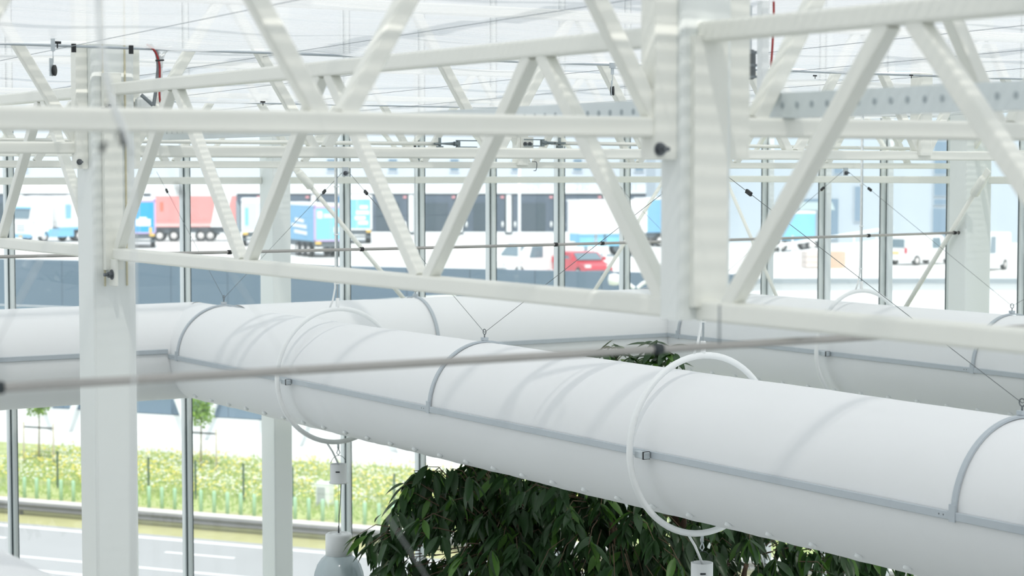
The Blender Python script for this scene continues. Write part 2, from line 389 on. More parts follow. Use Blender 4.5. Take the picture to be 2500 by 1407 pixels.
tE = truss('far cross truss carrying the lamp rods in front of the glass wall', 0, YE, -1.0, XF - 0.12, 0.046, 0.68, nodes(0.36, 13, P9), nodes(0.81, 12, P9), ch=0.045, group='cross trusses', posts=(7.47,))
for tt, x, y, w_ in ((tB1, XA - 0.1078, YB, 0.066), (tB2, XA + 0.1158, YB, 0.066), (tC1, XA - 0.1172, YC - 0.02, 0.05), (tC2, XA + 0.1172, YC, 0.05)):
    MB().bar((x, y, 0.030 if y < 5 else 0.012), (x, y, 0.78), w_, 0.062, ax=(EX, EY, EZ), r=0.004).build('end_post', STEEL, tt)
bolt(tB1, (XA - 0.128, YB - 0.031, 0.054), (0, -1, 0), 0.0095)
bolt(tC1, (XA - 0.132, YC - 0.051, 0.04), (0, -1, 0), 0.007)
lug(tE, (XF - 0.24, YE - 0.23, 0.046 - 0.065), (0, -1, 0))
# facade eave beams (truss heads over the glass walls)
tFL = truss('eave truss over the left glass wall', 0, YF - 0.3, -1.0, XF - 0.1, 0.14, 0.62, nodes(0.2, 13, P9), nodes(0.65, 12, P9), ch=0.045, dg=0.035, group='eave trusses')
tFR = truss('eave truss over the right glass wall', 1, XF - 0.3, 3.0, YF - 0.1, 0.14, 0.62, nodes(3.3, 13, P9), nodes(3.75, 12, P9), ch=0.045, dg=0.035, group='eave trusses')

# perforated channels lying on the bottom chords
def channel(label, y0, y1, x=3.25):
    z0, z1 = 0.134, 0.197
    t = thing('perforated_channel', label, 'steel channel', (x, y0, z0), group='perforated channels on the trusses')
    MB().box((x - 0.02, (y0 + y1) / 2, (z0 + z1) / 2), (0.003, y1 - y0, z1 - z0)).box((x, (y0 + y1) / 2, z0 + 0.0015), (0.04, y1 - y0, 0.003)).box((x, (y0 + y1) / 2, z1 - 0.0015), (0.04, y1 - y0, 0.003)).build('channel_web', CHAN, t)
    src = None; y = y0 + 0.05
    holem = mat('punched_hole_dark', (0.42, 0.48, 0.51), 0.7)
    while y < y1 - 0.04:
        if src is None:
            src = MB().lathe([(0, -0.0003), (0.007, -0.0003), (0.007, 0.0012), (0, 0.0012)], (0, 0, 0), 12, (EY, EZ * 1.2, EX), False).build('punched_hole', holem, t, local=True); src.location = (-0.0226, y - y0, 0.032)
        else: share(src, 'punched_hole', t, (-0.0226, y - y0, 0.032))
        y += 0.056
    return t
channel('perforated galvanised channel behind the nearest side truss, right of the post', 0.8, YB + 0.03)
channel('perforated galvanised channel lying between the two nearer cross trusses', YB + 0.12, YC + 0.04)

# ------------------------------------------------------------------ ducts
def hoop_pts(c, u, r, a0, a1, n):      # arc around axis; u = horizontal unit vector pointing to the near side
    return [c + u * r * math.cos(a) + EZ * r * math.sin(a) for a in [a0 + (a1 - a0) * k / n for k in range(n + 1)]]
def band(m, c, ax, u, r, wdt, th, a0, a1, n):
    P = []
    for k in range(n + 1):
        a = a0 + (a1 - a0) * k / n; d = u * math.cos(a) + EZ * math.sin(a)
        for (o, rr) in ((-wdt / 2, r), (wdt / 2, r), (wdt / 2, r + th), (-wdt / 2, r + th)): P.append(c + ax * o + d * rr)
    fs = [(k * 4 + i, k * 4 + (i + 1) % 4, k * 4 + 4 + (i + 1) % 4, k * 4 + 4 + i) for k in range(n) for i in range(4)] + [(0, 1, 2, 3), (n * 4 + 3, n * 4 + 2, n * 4 + 1, n * 4)]
    m.add(P, fs, False)
def duct(label, p0, p1, near, hoops=(), rings=(), nozz=False, m0=None, m1=None, trim_z=0.0, seed=1, trim=(None, None)):
    """p0,p1 axis ends; near = unit vector to the visible side; m0/m1 = mitre slopes at the ends (offset per unit along near)"""
    p0, p1 = Vector(p0), Vector(p1); ax = (p1 - p0).normalized(); Ln = (p1 - p0).length; near = Vector(near)
    rnd = random.Random(seed)
    t = thing('air_duct', label, 'air duct', (p0 + p1) / 2 - EZ * RD)
    seg = 60; step = 0.028 if nozz else 0.05; n = max(2, int(Ln / step))
    wr = []; u = 0.15
    while u < Ln: wr.append((u, rnd.choice([0.0022, -0.0018, 0.003, 0.0036]), rnd.uniform(0.022, 0.05), rnd.uniform(-0.06, 0.06))); u += rnd.uniform(0.14, 0.42)
    def rad(s, a):
        r = RD + 0.0012 * math.sin(a * 3 + s * 2.1) + 0.0008 * math.sin(a * 7 - s * 5)
        low = 0.35 + 0.65 * max(0, -math.sin(a)) 
        for (uu, h, wd, tl) in wr:
            d = (s - uu - tl * a * 0.5) / wd
            if abs(d) < 3: r += h * low * math.exp(-d * d)
        return r
    P = []
    for i in range(n + 1):
        s = Ln * i / n
        for k in range(seg):
            a = 2 * math.pi * k / seg; off = 0.0
            r = rad(s, a); nn = near * (r * math.cos(a)) + EZ * (r * math.sin(a))
            if i == 0 and m0 is not None: off = m0 * r * math.cos(a)
            if i == n and m1 is not None: off = m1 * r * math.cos(a)
            P.append(p0 + ax * (s + off) + nn)
    fs = [(i * seg + k, i * seg + (k + 1) % seg, (i + 1) * seg + (k + 1) % seg, (i + 1) * seg + k) for i in range(n) for k in range(seg)]
    sl = MB().add(P, fs, True).build('fabric_sleeve', DUCT, t)
    # side trims
    for sgn in (1, -1):
        t0, t1 = (trim[0] if trim[0] is not None else 0.0), (trim[1] if trim[1] is not None else Ln)
        o0 = (m0 or 0) * RD * sgn; o1 = (m1 or 0) * RD * sgn
        a_ = p0 + ax * (t0 + o0) + near * (RD + 0.010) * sgn + EZ * trim_z; b_ = p0 + ax * (t1 + o1) + near * (RD + 0.010) * sgn + EZ * trim_z
        MB().box((a_ + b_) / 2, ((b_ - a_).length, 0.014, 0.034), ax=(ax, near, EZ), ch=0.002).build('trim_strip', ALU, t)
    for h in hoops:
        c = p0 + ax * h; m = MB()
        band(m, c, ax, near, RD + 0.004, 0.026, 0.010, 0, math.pi, 40)
        hb = m.build('hoop_band', ALU, t)
        m = MB().box(c + near * (RD + 0.016) + EZ * 0.012, (0.034, 0.008, 0.07), ax=(ax, near, EZ)); m.build('hoop_foot', ALU, hb)
        for q in (0.05, 0.075):
            MB().lathe([(0, 0), (0.005, 0), (0.004, 0.003), (0, 0.004)], c - ax * q + near * (RD + 0.014) + EZ * trim_z, 8, frame_z(near)).build('rivet', BOLT, hb)
        ey = c + EZ * (RD + 0.016)
        MB().box(ey + EZ * 0.008, (0.03, 0.035, 0.018), ax=(ax, near, EZ)).build('eye_clamp', ALU, hb)
        MB().tube([ey + EZ * 0.05 + ax * 0.016 * math.cos(a) + EZ * 0.016 * math.sin(a) for a in [2 * math.pi * k / 14 for k in range(14)]], 0.003, 6, closed=True).tube([ey + EZ * 0.015, ey + EZ * 0.035], 0.004, 6).build('eye_bolt', WIRE, hb)
    if nozz:
        src = None; s = 0.5; k = 0
        while s < Ln - 0.1:
            a = math.radians(-53); d = near * math.cos(a) + EZ * math.sin(a)
            p = p0 + ax * s + d * (RD - 0.004)
            if src is None:
                src = MB().lathe([(0, 0), (0.019, 0), (0.017, 0.016), (0.012, 0.02), (0, 0.02)], (0, 0, 0), 14, frame_z(d)).build('air_nozzle', PLASW, t, local=True); src.location = p - t.location
            else: share(src, 'air_nozzle', t, p - t.location)
            s += 0.305
    return t
YD1L, YD1R, XD2, XD3, XD4 = 14.33, 13.98, 6.10, 10.47, 1.55
NX, NY = Vector((-1, 0, 0)), Vector((0, -1, 0))
D1L = duct('left stretch of white fabric duct along the glass wall, behind the tall column', (-2.0, YD1L, -1.378), (XD2, YD1L, -1.378), NY, hoops=(2.2,), m1=-1.0, trim_z=0.035, seed=2, trim=(None, 7.98 + 0.1))
D1R = duct('far white fabric duct along the left glass wall, behind the big near duct', (XD2 + 0.2, YD1R, ZD), (XD3, YD1R, ZD), NY, hoops=(1.55, 3.88), m1=-1.0, seed=3)
D2 = duct('big white fabric duct sweeping from the elbow down to the lower right', (XD2, YD1L, -1.38), (XD2, -1.5, ZD), NX, hoops=(YD1L - 13.80, YD1L - 10.03, YD1L - 5.78), m0=1.0, nozz=True, seed=4)
D3 = duct('white fabric duct along the right glass wall, behind the plant tips', (XD3, YD1R, ZD), (XD3, 0.5, ZD), NX, hoops=(YD1R - 13.45, YD1R - 10.03, YD1R - 5.8), m0=1.0, nozz=True, seed=5)
D4 = duct('blurred near fabric duct at the lower left corner', (XD4, YD1L - 1.5, ZD), (XD4, -2.0, ZD), NX, hoops=(2.7,), seed=6)

# V-shaped suspension wires with clips
def vwire(label, eye, tops, group='duct suspension wires'):
    t = thing('suspension_wire', label, 'wire', eye, group=group)
    for tp in tops:
        e, q = Vector(eye), Vector(tp)
        w1 = MB().tube([e, q], 0.0016, 5).build('wire', WIRE, t)
        c = q + (e - q) * 0.16; d = (e - q).normalized()
        MB().bar(c - d * 0.02, c + d * 0.02, 0.014, 0.02).build('wire_clip', BLACK, w1)
        sd = frame_z(d)[0]
        MB().tube([c, c + d * 0.16 + sd * 0.02 - EZ * 0.012], 0.0009, 4).build('wire_tail', WIRE, w1)
    return t
eyeZ = ZD + RD + 0.066
vwire('thin wires in a V above the big duct at the elbow', (XD2, 13.80, eyeZ), [(XD2, YE, 0.02), (XD2, YF - 0.2, 0.0)])
vwire('thin wires in a V above the middle of the big duct', (XD2, 10.03, eyeZ), [(XD2, YE, 0.02), (XD2, YC, 0.06)])
vwire('thin wires in a V above the near end of the big duct', (XD2, 5.78, eyeZ), [(XD2, YC, 0.06), (XD2, YB, 0.08)])
vwire('thin wires in a V above the duct on the right glass wall, far pair', (XD3, 13.45, eyeZ), [(XD3, YE, 0.02), (XD3, YF - 0.2, 0.0)])
vwire('thin wires in a V above the duct on the right glass wall, near pair', (XD3, 10.03, eyeZ), [(XD3, YE, 0.02), (XD3, YC, 0.06)])
vwire('single wire holding the hoop of the far duct', (XD2 + 0.2 + 1.55, YD1R, eyeZ), [(XD2 + 0.2 + 1.55, YD1R, 0.42)])

# pendant lamps hung through rings round the ducts
PRISM = mat('ribbed_prismatic_glass', (0.62, 0.70, 0.73), 0.14, 0.0, spec=0.9)
def _prism():
    nt = PRISM.node_tree; b = nt.nodes['Principled BSDF']; tp = nt.nodes.new('ShaderNodeBsdfTransparent'); tp.inputs[0].default_value = (0.9, 0.94, 0.95, 1)
    ms = nt.nodes.new('ShaderNodeMixShader'); ms.inputs[0].default_value = 0.45
    nt.links.new(b.outputs[0], ms.inputs[1]); nt.links.new(tp.outputs[0], ms.inputs[2]); nt.links.new(ms.outputs[0], nt.nodes['Material Output'].inputs['Surface'])
_prism()
def pendant(label, x, y):
    c = Vector((x, y, ZD + 0.015)); R = 0.45; top = c + EZ * R
    t = thing('pendant_lamp', label, 'lamp', c - EZ * 1.5, group='pendant lamps under the ducts')
    MB().tube([c + EX * R * math.cos(a) + EZ * R * math.sin(a) for a in [2 * math.pi * k / 64 for k in range(64)]], 0.0165, 10, closed=True).build('hanging_ring', WHITE, t)
    MB().lathe([(0.013, 0), (0.013, 0.06), (0, 0.062)], top + EZ * 0.012, 12).build('rod_socket', WHITE, t)
    MB().tube([top + EZ * 0.05, (x, y, 0.52)], 0.0055, 8).build('hanger_rod', GALV, t)
    pts = [top + Vector((-0.06, 0, 0.005)), top + Vector((-0.035, 0, 0.06)), top + Vector((-0.018, 0, 0.14)), top + Vector((-0.014, 0, 0.3)), Vector((x - 0.012, y, -0.2)), Vector((x - 0.012, y, 0.52))]
    cb = MB().tube(pts, 0.0065, 8).build('power_cable', PLASW, t)
    for z in (-0.75, -0.42, -0.1): MB().box((x - 0.006, y, z), (0.034, 0.016, 0.008)).build('cable_tie', PLASW, cb)
    # clamps where the ring meets the duct trim
    k = c - EX * (R - 0.01) - EZ * 0.015
    kk = MB().box(k + Vector((0.03, -0.05, 0)), (0.035, 0.085, 0.034), ch=0.003).build('trim_clamp', GALV, t)
    MB().box(k + Vector((0.03, -0.082, 0)), (0.039, 0.010, 0.038)).build('clamp_band', BLACK, kk)
    bot = c - EZ * R
    MB().tube([bot, bot - EZ * 0.045], 0.008, 8).tube([bot - EZ * 0.04, bot - EZ * 0.075 + EX * 0.012, bot - EZ * 0.09, bot - EZ * 0.075 - EX * 0.012, bot - EZ * 0.045], 0.0035, 6).build('hook', GALV, t)
    MB().tube([bot - EZ * 0.092 + EX * (0.062 * math.sin(a)) - EZ * 0.075 * (1 - math.cos(a)) for a in [-1.2 + 2.4 * q / 10 for q in range(11)]], 0.0018, 5).build('bail_wire', DARKM, t)
    cz = bot.z - 0.15
    cn = MB().lathe([(0.052, 0), (0.056, 0), (0.056, -0.118), (0.064, -0.122), (0.064, -0.130), (0.0, -0.130)], (x, y, cz), 32).lathe([(0.052, 0), (0.052, -0.11), (0, -0.11)], (x, y, cz), 32).build('canister', WHITE, t)
    lb = Vector((-0.53, -0.85, 0)).normalized(); MB().box(Vector((x, y, cz - 0.047)) + lb * 0.0565, (0.028, 0.002, 0.009), ax=(Vector((-lb.y, lb.x, 0)), lb, EZ)).build('maker_plate', DARKM, cn)
    MB().tube([bot + Vector((-0.10, 0, 0.02)), bot + Vector((-0.045, 0, -0.06)), bot + Vector((0.02, 0, -0.19))], 0.007, 8).build('power_cable', PLASW, t)
    lz = cz - 0.13 - 0.34
    MB().tube([(x, y, cz - 0.13), (x, y, lz + 0.02)], 0.0011, 5).build('suspension_wire', WIRE, t)
    MB().tube([(x + 0.02, y, cz - 0.13), (x + 0.014, y, cz - 0.25), (x + 0.004, y, cz - 0.36), (x, y, lz)], 0.0035, 6).build('flex', GREYC, t)
    MB().lathe([(0, 0.05), (0.004, 0.05), (0.006, 0.0), (0, 0)], (x, y, lz), 10).build('cable_gland', DARKM, t)
    MB().lathe([(0, 0), (0.02, 0), (0.02, -0.006), (0.063, -0.006), (0.063, -0.001), (0.078, -0.001), (0.088, -0.008), (0.09, -0.02), (0.09, -0.15), (0.0, -0.151)], (x, y, lz), 40).build('gear_housing', WHITE, t)
    MB().lathe([(0.086, -0.15), (0.115, -0.175), (0.142, -0.215), (0.160, -0.27), (0.172, -0.34), (0.178, -0.42), (0.174, -0.42), (0.16, -0.33), (0.13, -0.22), (0.08, -0.158)], (x, y, lz), 104, rib=0.03).build('prismatic_shade', PRISM, t)
    return t
pendant('bay lamp with ribbed glass shade at the bottom, left of the plant', XD2, 11.93)
pendant('lamp canister hanging before the plant under the big duct', XD2, 7.92)
pendant('lamp ring round the duct along the right glass wall', XD3, 11.6)
for nm, x, y in (('bracket', XD2, YE), ('bracket', XD3, YE)):
    b = MB().box((x - 0.02, y - 0.03, 0.0), (0.045, 0.006, 0.06)).build('wire_bracket', GALV, None)
    tag(b, 'small galvanised wire bracket under the far truss, above the ' + ('big duct' if x == XD2 else 'right wall duct'), 'bracket', 'wire brackets')
    bolt(b, (x - 0.02, y - 0.034, -0.01), (0, -1, 0), 0.009); b.children[0].location = (0, 0, 0)

# ------------------------------------------------------------------ drive tubes, brace rods
def drive_tube(label, y, z, x0, x1, r, clamps, sag=0.0, cm=BLACK):
    t = thing('drive_tube', label, 'tube', ((x0 + x1) / 2, y, z), group='screen drive tubes')
    n = 20; pts = [(x0 + (x1 - x0) * k / n, y, z - sag * 4 * (k / n) * (1 - k / n)) for k in range(n + 1)]
    MB().tube(pts, r, 12).build('tube', RODM, t)
    for c in clamps:
        f = (c - x0) / (x1 - x0); zz = z - sag * 4 * f * (1 - f)
        MB().lathe([(0, -0.012), (r * 1.4, -0.012), (r * 1.4, 0.012), (0, 0.012)], (c, y, zz), 12, (EY, EZ, EX)).build('coupling', cm, t)
    return t
drive_tube('blurred grey drive tube crossing in front of the tall column', 3.5, -0.387, -1.2, 5.0, 0.0085, [1.105, 2.57], cm=DARKM)
drive_tube('thin grey drive tube crossing in front of the glass wall', 11.4, -0.478, 1.0, 11.40, 0.010, [atY(q, 600, 11.4).x for q in (560, 883, 1357, 1470, 1873, 2120, 2330, 2342)], sag=0.022)
def brace(label, a, b, r=0.019, head_at=0):
    t = thing('brace_rod', label, 'brace', a if a.z < b.z else b, group='facade brace rods')
    d = (b - a).normalized()
    MB().tube([a + d * 0.1, b], r, 12).build('rod', STEEL, t)
    MB().tube([a + d * 0.03, a + d * 0.05, a + d * 0.2, a + d * 0.215], [r * 1.4, r * 1.9, r * 1.9, r * 1.0], 14).build('sleeve', STEEL, t)
    MB().bar(a - d * 0.04, a + d * 0.06, 0.012, 0.06).build('lug_plate', STEEL, t)
    return t
brace('white brace rod slanting down right from the left facade column', atY(722, 412, YF - 0.45), atY(1040, 795, YF - 0.45))
brace('white brace rod of the left glass wall near the corner', atY(1690, 330, YF - 0.45), atY(1420, 760, YF - 0.45), 0.017)
brace('white brace rod of the right glass wall near the corner', atX(1725, 330, XF - 0.4), atX(1905, 745, XF - 0.4), 0.016)
brace('white brace rod falling left from the right facade column', atX(2408, 425, XF - 0.45), atX(2190, 785, XF - 0.45), 0.019)
# wind-bracing rods with turnbuckles on the far truss
def turnrod(label, x0, x1, y, z, forks, dz=0.0):
    t = thing('tension_rod', label, 'tension rod', ((x0 + x1) / 2, y, z), group='wind bracing rods')
    MB().tube([(x0, y, z), (x1, y, z + dz)], 0.014, 10).build('rod', STEEL, t)
    for (xf, s) in forks:
        zz = z + dz * (xf - x0) / (x1 - x0)
        b = MB()
        b.tube([(xf, y - 0.02, zz), (xf + s * 0.10, y - 0.02, zz)], [0.006, 0.012], 10).tube([(xf + s * 0.10, y - 0.02, zz), (xf + s * 0.14, y - 0.02, zz)], 0.016, 8)
        b.box((xf + s * 0.20, y - 0.02, zz + 0.022), (0.16, 0.02, 0.008)).box((xf + s * 0.20, y - 0.02, zz - 0.022), (0.16, 0.02, 0.008)).box((xf + s * 0.135, y - 0.02, zz), (0.02, 0.024, 0.05))
        b.tube([(xf - s * 0.01, y - 0.02, zz + 0.04), (xf - s * 0.01, y - 0.02, zz - 0.045)], 0.01, 8).box((xf - s * 0.01, y - 0.02, zz), (0.085, 0.03, 0.012)).box((xf - s * 0.01, y - 0.02, zz - 0.026), (0.04, 0.03, 0.02))
        b.build('turnbuckle', mat('zinc_turnbuckle', (0.20, 0.24, 0.25), 0.5, 0.4), t)
    return t
pz = atY(1075, 351, YE - 0.1)
turnrod('white tension rod with fork turnbuckle between the middle and far trusses', 3.4, pz.x, YE - 0.09, pz.z, [(pz.x, 1)])
turnrod('white tension rod right of the bolted king post', pz.x + 0.9, 11.2, YE - 0.09, pz.z + 0.012, [(pz.x + 0.95, -1)], dz=-0.02)
gx = atY(1288, 352, YE - 0.06); g = MB().box((gx.x, YE - 0.055, gx.z), (0.095, 0.014, 0.10)).build('gusset_plate', STEEL, tE)
for dx in (-0.022, 0.016): bolt(g, (gx.x + dx, YE - 0.062, gx.z), (0, -1, 0), 0.009)

# ------------------------------------------------------------------ pulleys, cables and boxes near the screen
def pulley(label, p, h=0.06, dirx=0):
    t = thing('wire_pulley', label, 'pulley', p, group='screen wire pulleys')
    p = Vector(p)
    MB().bar(p + EZ * 0.075, p + EZ * (0.075 + h), 0.016, 0.006).bar(p + EZ * (0.075 + h), p + EZ * (0.1 + h), 0.03, 0.012).tube([p + EZ * 0.03, p + EZ * 0.08], 0.002, 5).build('hanger', GALV, t)
    sd = Vector((0.75, -0.66, 0))
    MB().lathe([(0, -0.008), (0.022, -0.008), (0.022, -0.004), (0.018, 0), (0.022, 0.004), (0.022, 0.008), (0, 0.008)], p, 18, frame_z(sd)).build('wheel', BLACK, t)
    MB().box(p - sd * 0.0 + Vector((-0.012, -0.012, 0.012)), (0.004, 0.034, 0.07), ax=(sd, EZ.cross(sd), EZ), ch=0.001).build('cheek', GALV, t)
    return t
pulley('small grey pulley hanging from the screen left of the tall column', atY(130, 172, 7.6))
pulley('small pale pulley hanging from the screen beside the suspended post', atY(1495, 222, 7.6), 0.03)
# screen wire clips
for i, (px, py, Y) in enumerate(((140, 104, 7.65), (1525, 170, 7.65), (642, 249, 11.5), (180, 118, 7.7), (320, 122, 7.7), (1990, 185, 7.6), (2225, 184, 7.6))):
    p = atY(px, py, Y)
    names = ['left of the tall column head', 'beside the suspended post', 'under the far screen field', 'on the left edge of the column head', 'on the right edge of the column head', 'on the hem behind the right truss', 'on the hem at the right']
    k_ = 0.5 if i > 4 else 0.75
    c = (MB().bar(p - EZ * 0.016, p + EZ * 0.018, 0.018, 0.02, r=0.006) if i in (3, 4) else MB().bar(p - EX * 0.022 * k_, p + EX * 0.018 * k_, 0.016 * k_, 0.014 * k_).tube([p - EZ * 0.004, p - EZ * 0.03 * k_], 0.004 * k_, 6)).build('screen_clip', BLACK, None)
    tag(c, 'black screen clip ' + names[i], 'clip', 'screen clips')
# red and grey cables curving down behind the near top chord
t = thing('cable_bundle', 'bundle of red and grey cables dropping from the screen beside the tall column', 'cables', atY(385, 260, 7.7))
def curve(pts, n=8):
    pts = [Vector(p) for p in pts]; out = []
    for i in range(len(pts) - 1):
        a, b, c, d = pts[max(i - 1, 0)], pts[i], pts[i + 1], pts[min(i + 2, len(pts) - 1)]
        for k in range(n):
            u = k / n; out.append(0.5 * ((2 * b) + (c - a) * u + (2 * a - 5 * b + 4 * c - d) * u * u + (3 * b - a - 3 * c + d) * u ** 3))
    out.append(pts[-1]); return out
Q = lambda pts, Y: [atY(x, y, Y) for x, y in pts]
MB().tube(curve(Q([(358, 108), (378, 125), (389, 155), (390, 190), (389, 225), (391, 250)], 7.72)), 0.0045, 8).build('red_cable', REDC, t)
MB().tube(curve(Q([(366, 108), (382, 130), (386, 160), (384, 190), (380, 225), (375, 258)], 7.74)), 0.008, 8).build('grey_cable', GREYC, t)
MB().tube(curve(Q([(372, 108), (388, 128), (393, 160), (394, 200), (392, 260)], 7.76)), 0.006, 8).build('white_cable', PLASW, t)
MB().tube(curve(Q([(420, 113), (405, 124), (396, 142), (394, 165)], 7.76)), 0.007, 8).build('white_cable', PLASW, t)
MB().tube(curve(Q([(345, 232), (360, 245), (373, 257)], 7.74)), 0.008, 8).build('grey_cable', GREYC, t)
MB().tube(Q([(380, 148), (400, 147)], 7.7), 0.004, 6).build('cable_tie', BLACK, t)
c = atY(352, 252, 7.85)
b = MB().box(c, (0.07, 0.05, 0.055), ch=0.012).build('junction_box', PLASW, None); tag(b, 'rounded white junction box behind the cables', 'box')
# conduit and dark motor box right of the suspended post
c0 = atY(1862, 0, 5.2); c1 = atY(1862, 236, 5.2)
b = MB().bar(c0 + EZ * 0.3, c1, 0.030, 0.030).build('conduit', PLASW, None); tag(b, 'white vertical conduit right of the suspended post', 'conduit')
b = thing('motor_box', 'dark grey motor box right of the suspended post', 'motor', atY(1828, 205, 5.3))
MB().bar(atY(1828, 128, 5.3), Vector((atY(1828, 128, 5.3).x, 5.3, 0.56)), 0.02, 0.01).build('hanger_bar', GALV, b)
MB().box(atY(1828, 158, 5.3), (0.03, 0.05, 0.10), ch=0.006).build('housing', mat('dark_grey_cast', (0.16, 0.18, 0.19), 0.55), b)
for yy in (128, 160, 188): MB().box(atY(1826, yy, 5.27), (0.034, 0.054, 0.008)).build('cooling_fin', GREYC, b)
b = MB().tube(curve([atY(1888, -40, 5.2), atY(1889, 40, 5.2), atY(1886, 110, 5.2), atY(1882, 165, 5.2)]), 0.004, 8).build('control_cable', REDC, None); tag(b, 'red control cable beside the white conduit', 'cable')
# out-of-focus cable and wires close to the camera
t = thing('loose_cable', 'out of focus white cable hanging close to the camera at upper left', 'cable', atY(322, 372, 2.6))
MB().tube(curve([atY(240, -60, 2.6), atY(242, 40, 2.6), atY(250, 130, 2.6), atY(272, 240, 2.6), atY(300, 315, 2.6), atY(322, 372, 2.6)]), 0.0044, 8).build('sheath', PLASW, t)
MB().tube([atY(322, 372, 2.6), atY(327, 480, 2.6), atY(326, 1500, 2.6)], 0.0022, 6).build('wire', PLASW, t)
for (a, b_) in (((292, 318), (302, 358)), ((256, 348), (246, 372))):
    MB().tube([atY(*a, 2.6), atY(*b_, 2.6)], 0.0036, 8).build('ferrule', DARKM, t)
t = thing('near_wire', 'out of focus thin wire with a dark clip close to the camera', 'wire', atY(440, 470, 2.7))
MB().tube([atY(350, 265, 2.7), atY(432, 452, 2.7), atY(700, 880, 2.7), atY(1100, 1500, 2.7)], 0.0006, 5).build('wire', PLASW, t)
MB().tube([atY(256, 350, 2.7), atY(180, 480, 2.7), atY(-20, 860, 2.7)], 0.0011, 5).build('wire', PLASW, t)
MB().tube([atY(430, 450, 2.7), atY(443, 478, 2.7)], 0.0028, 6).build('clip', DARKM, t)
b = MB().tube([atY(1757, 745, 3.1), atY(1756, 840, 3.1)], 0.0022, 6).build('wire_end', GREYC, None); tag(b, 'out of focus grey wire end below the suspended post', 'wire')
b = MB().tube(curve([atY(1300, 395, YE - .04), atY(1310, 397, YE - .04), atY(1309, 415, YE - .04), atY(1303, 417, YE - .04)]), 0.003, 6).build('wire_hook', BOLT, None); tag(b, 'small rusty wire hook over the far truss', 'hook')

# ------------------------------------------------------------------ outdoors: ground, road, berm
GZ = -9.0; YZ = -6.0
road_dir = Vector((0.918, -0.397))          # in (s, t), towards the right the road comes nearer
rp = lambda a, b, z: ext(a * road_dir.x + b * 0.397, a * road_dir.y + b * 0.918, z)
def road_b(px, py, z=GZ):
    p = atZ(px, py, z); s = p.x * cH - p.y * sH; t = p.x * sH + p.y * cH
    return s * 0.397 + t * 0.918, s * road_dir.x + t * road_dir.y
ASPH = mat('pale_grey_asphalt', (0.43, 0.435, 0.44), 0.85, noise=0.06, nscale=0.6)
PAINT = mat('white_road_paint', (0.93, 0.93, 0.93), 0.7)
CONC = mat('bright_concrete', (0.86, 0.86, 0.84), 0.85, noise=0.04, nscale=0.3)
GRASS = mat('short_verge_grass', (0.50, 0.48, 0.23), 0.9, noise=0.2, nscale=1.6)
MEADOW = mat('meadow_soil_and_grass', (0.50, 0.56, 0.24), 0.9, noise=0.3, nscale=0.9)
def strip(name, b0, b1, z0, z1, m, label, a0=-60, a1=60, th=0.15):
    q = MB().prism([rp(a0, b0, z0), rp(a1, b0, z0), rp(a1, b1, z1), rp(a0, b1, z1)], (0, 0, -th)).build(name, m)
    return tag(q, label, kind='structure')
bE = road_b(327, 1302)[0]; bG = bE + 0.9; bM0 = road_b(341, 1240)[0]; bM1 = road_b(341, 1110)[0]; bW = road_b(341, 1073)[0]
base = MB().prism([ext(-200, 16.6, GZ - 0.3), ext(200, 16.6, GZ - 0.3), ext(200, 400, GZ - 0.3), ext(-200, 400, GZ - 0.3)], (0, 0, -0.1)).build('ground', CONC); tag(base, 'pale paved ground outside', kind='structure')
strip('grass_verge', 20, bE - 8.2, GZ, GZ, GRASS, 'grass strip between the building and the road')
strip('road', bE - 8.2, bE, GZ, GZ, ASPH, 'pale asphalt road outside the glass wall')
strip('road_verge', bE, bM0, GZ, GZ + 0.05, GRASS, 'mown verge under the guard rail')
berm = strip('meadow_bank', bM0, bM1, GZ + 0.05, GZ + 0.12, MEADOW, 'bank of wild flowers beyond the road')
strip('pavement', bM1, bW + 4, GZ + 0.12, GZ + 0.12, CONC, 'bright concrete strip below the dark wall')
# road markings
RD_ = structure('road_marking', 'white painted road lines')
def paint(name, a0, a1, b0, b1): MB().prism([rp(a0, b0, GZ + 0.005), rp(a1, b0, GZ + 0.005), rp(a1, b1, GZ + 0.005), rp(a0, b1, GZ + 0.005)], (0, 0, 0.004)).build(name, PAINT, RD_)
paint('edge_line', -50, 50, bE - 0.55, bE - 0.32)
bd, ad = road_b(487, 1357)
for k in range(-3, 4): paint('lane_dash', ad - 0.95 + 6.5 * k, ad + 0.95 + 6.5 * k, bd - 0.07, bd + 0.07)
b2, _ = road_b(330, 1386); paint('edge_line', -50, 50, b2 - 0.08, b2 + 0.08)
b3, _ = road_b(180, 1400); paint('edge_line', -50, 50, b3 - 0.25, b3 - 0.05)
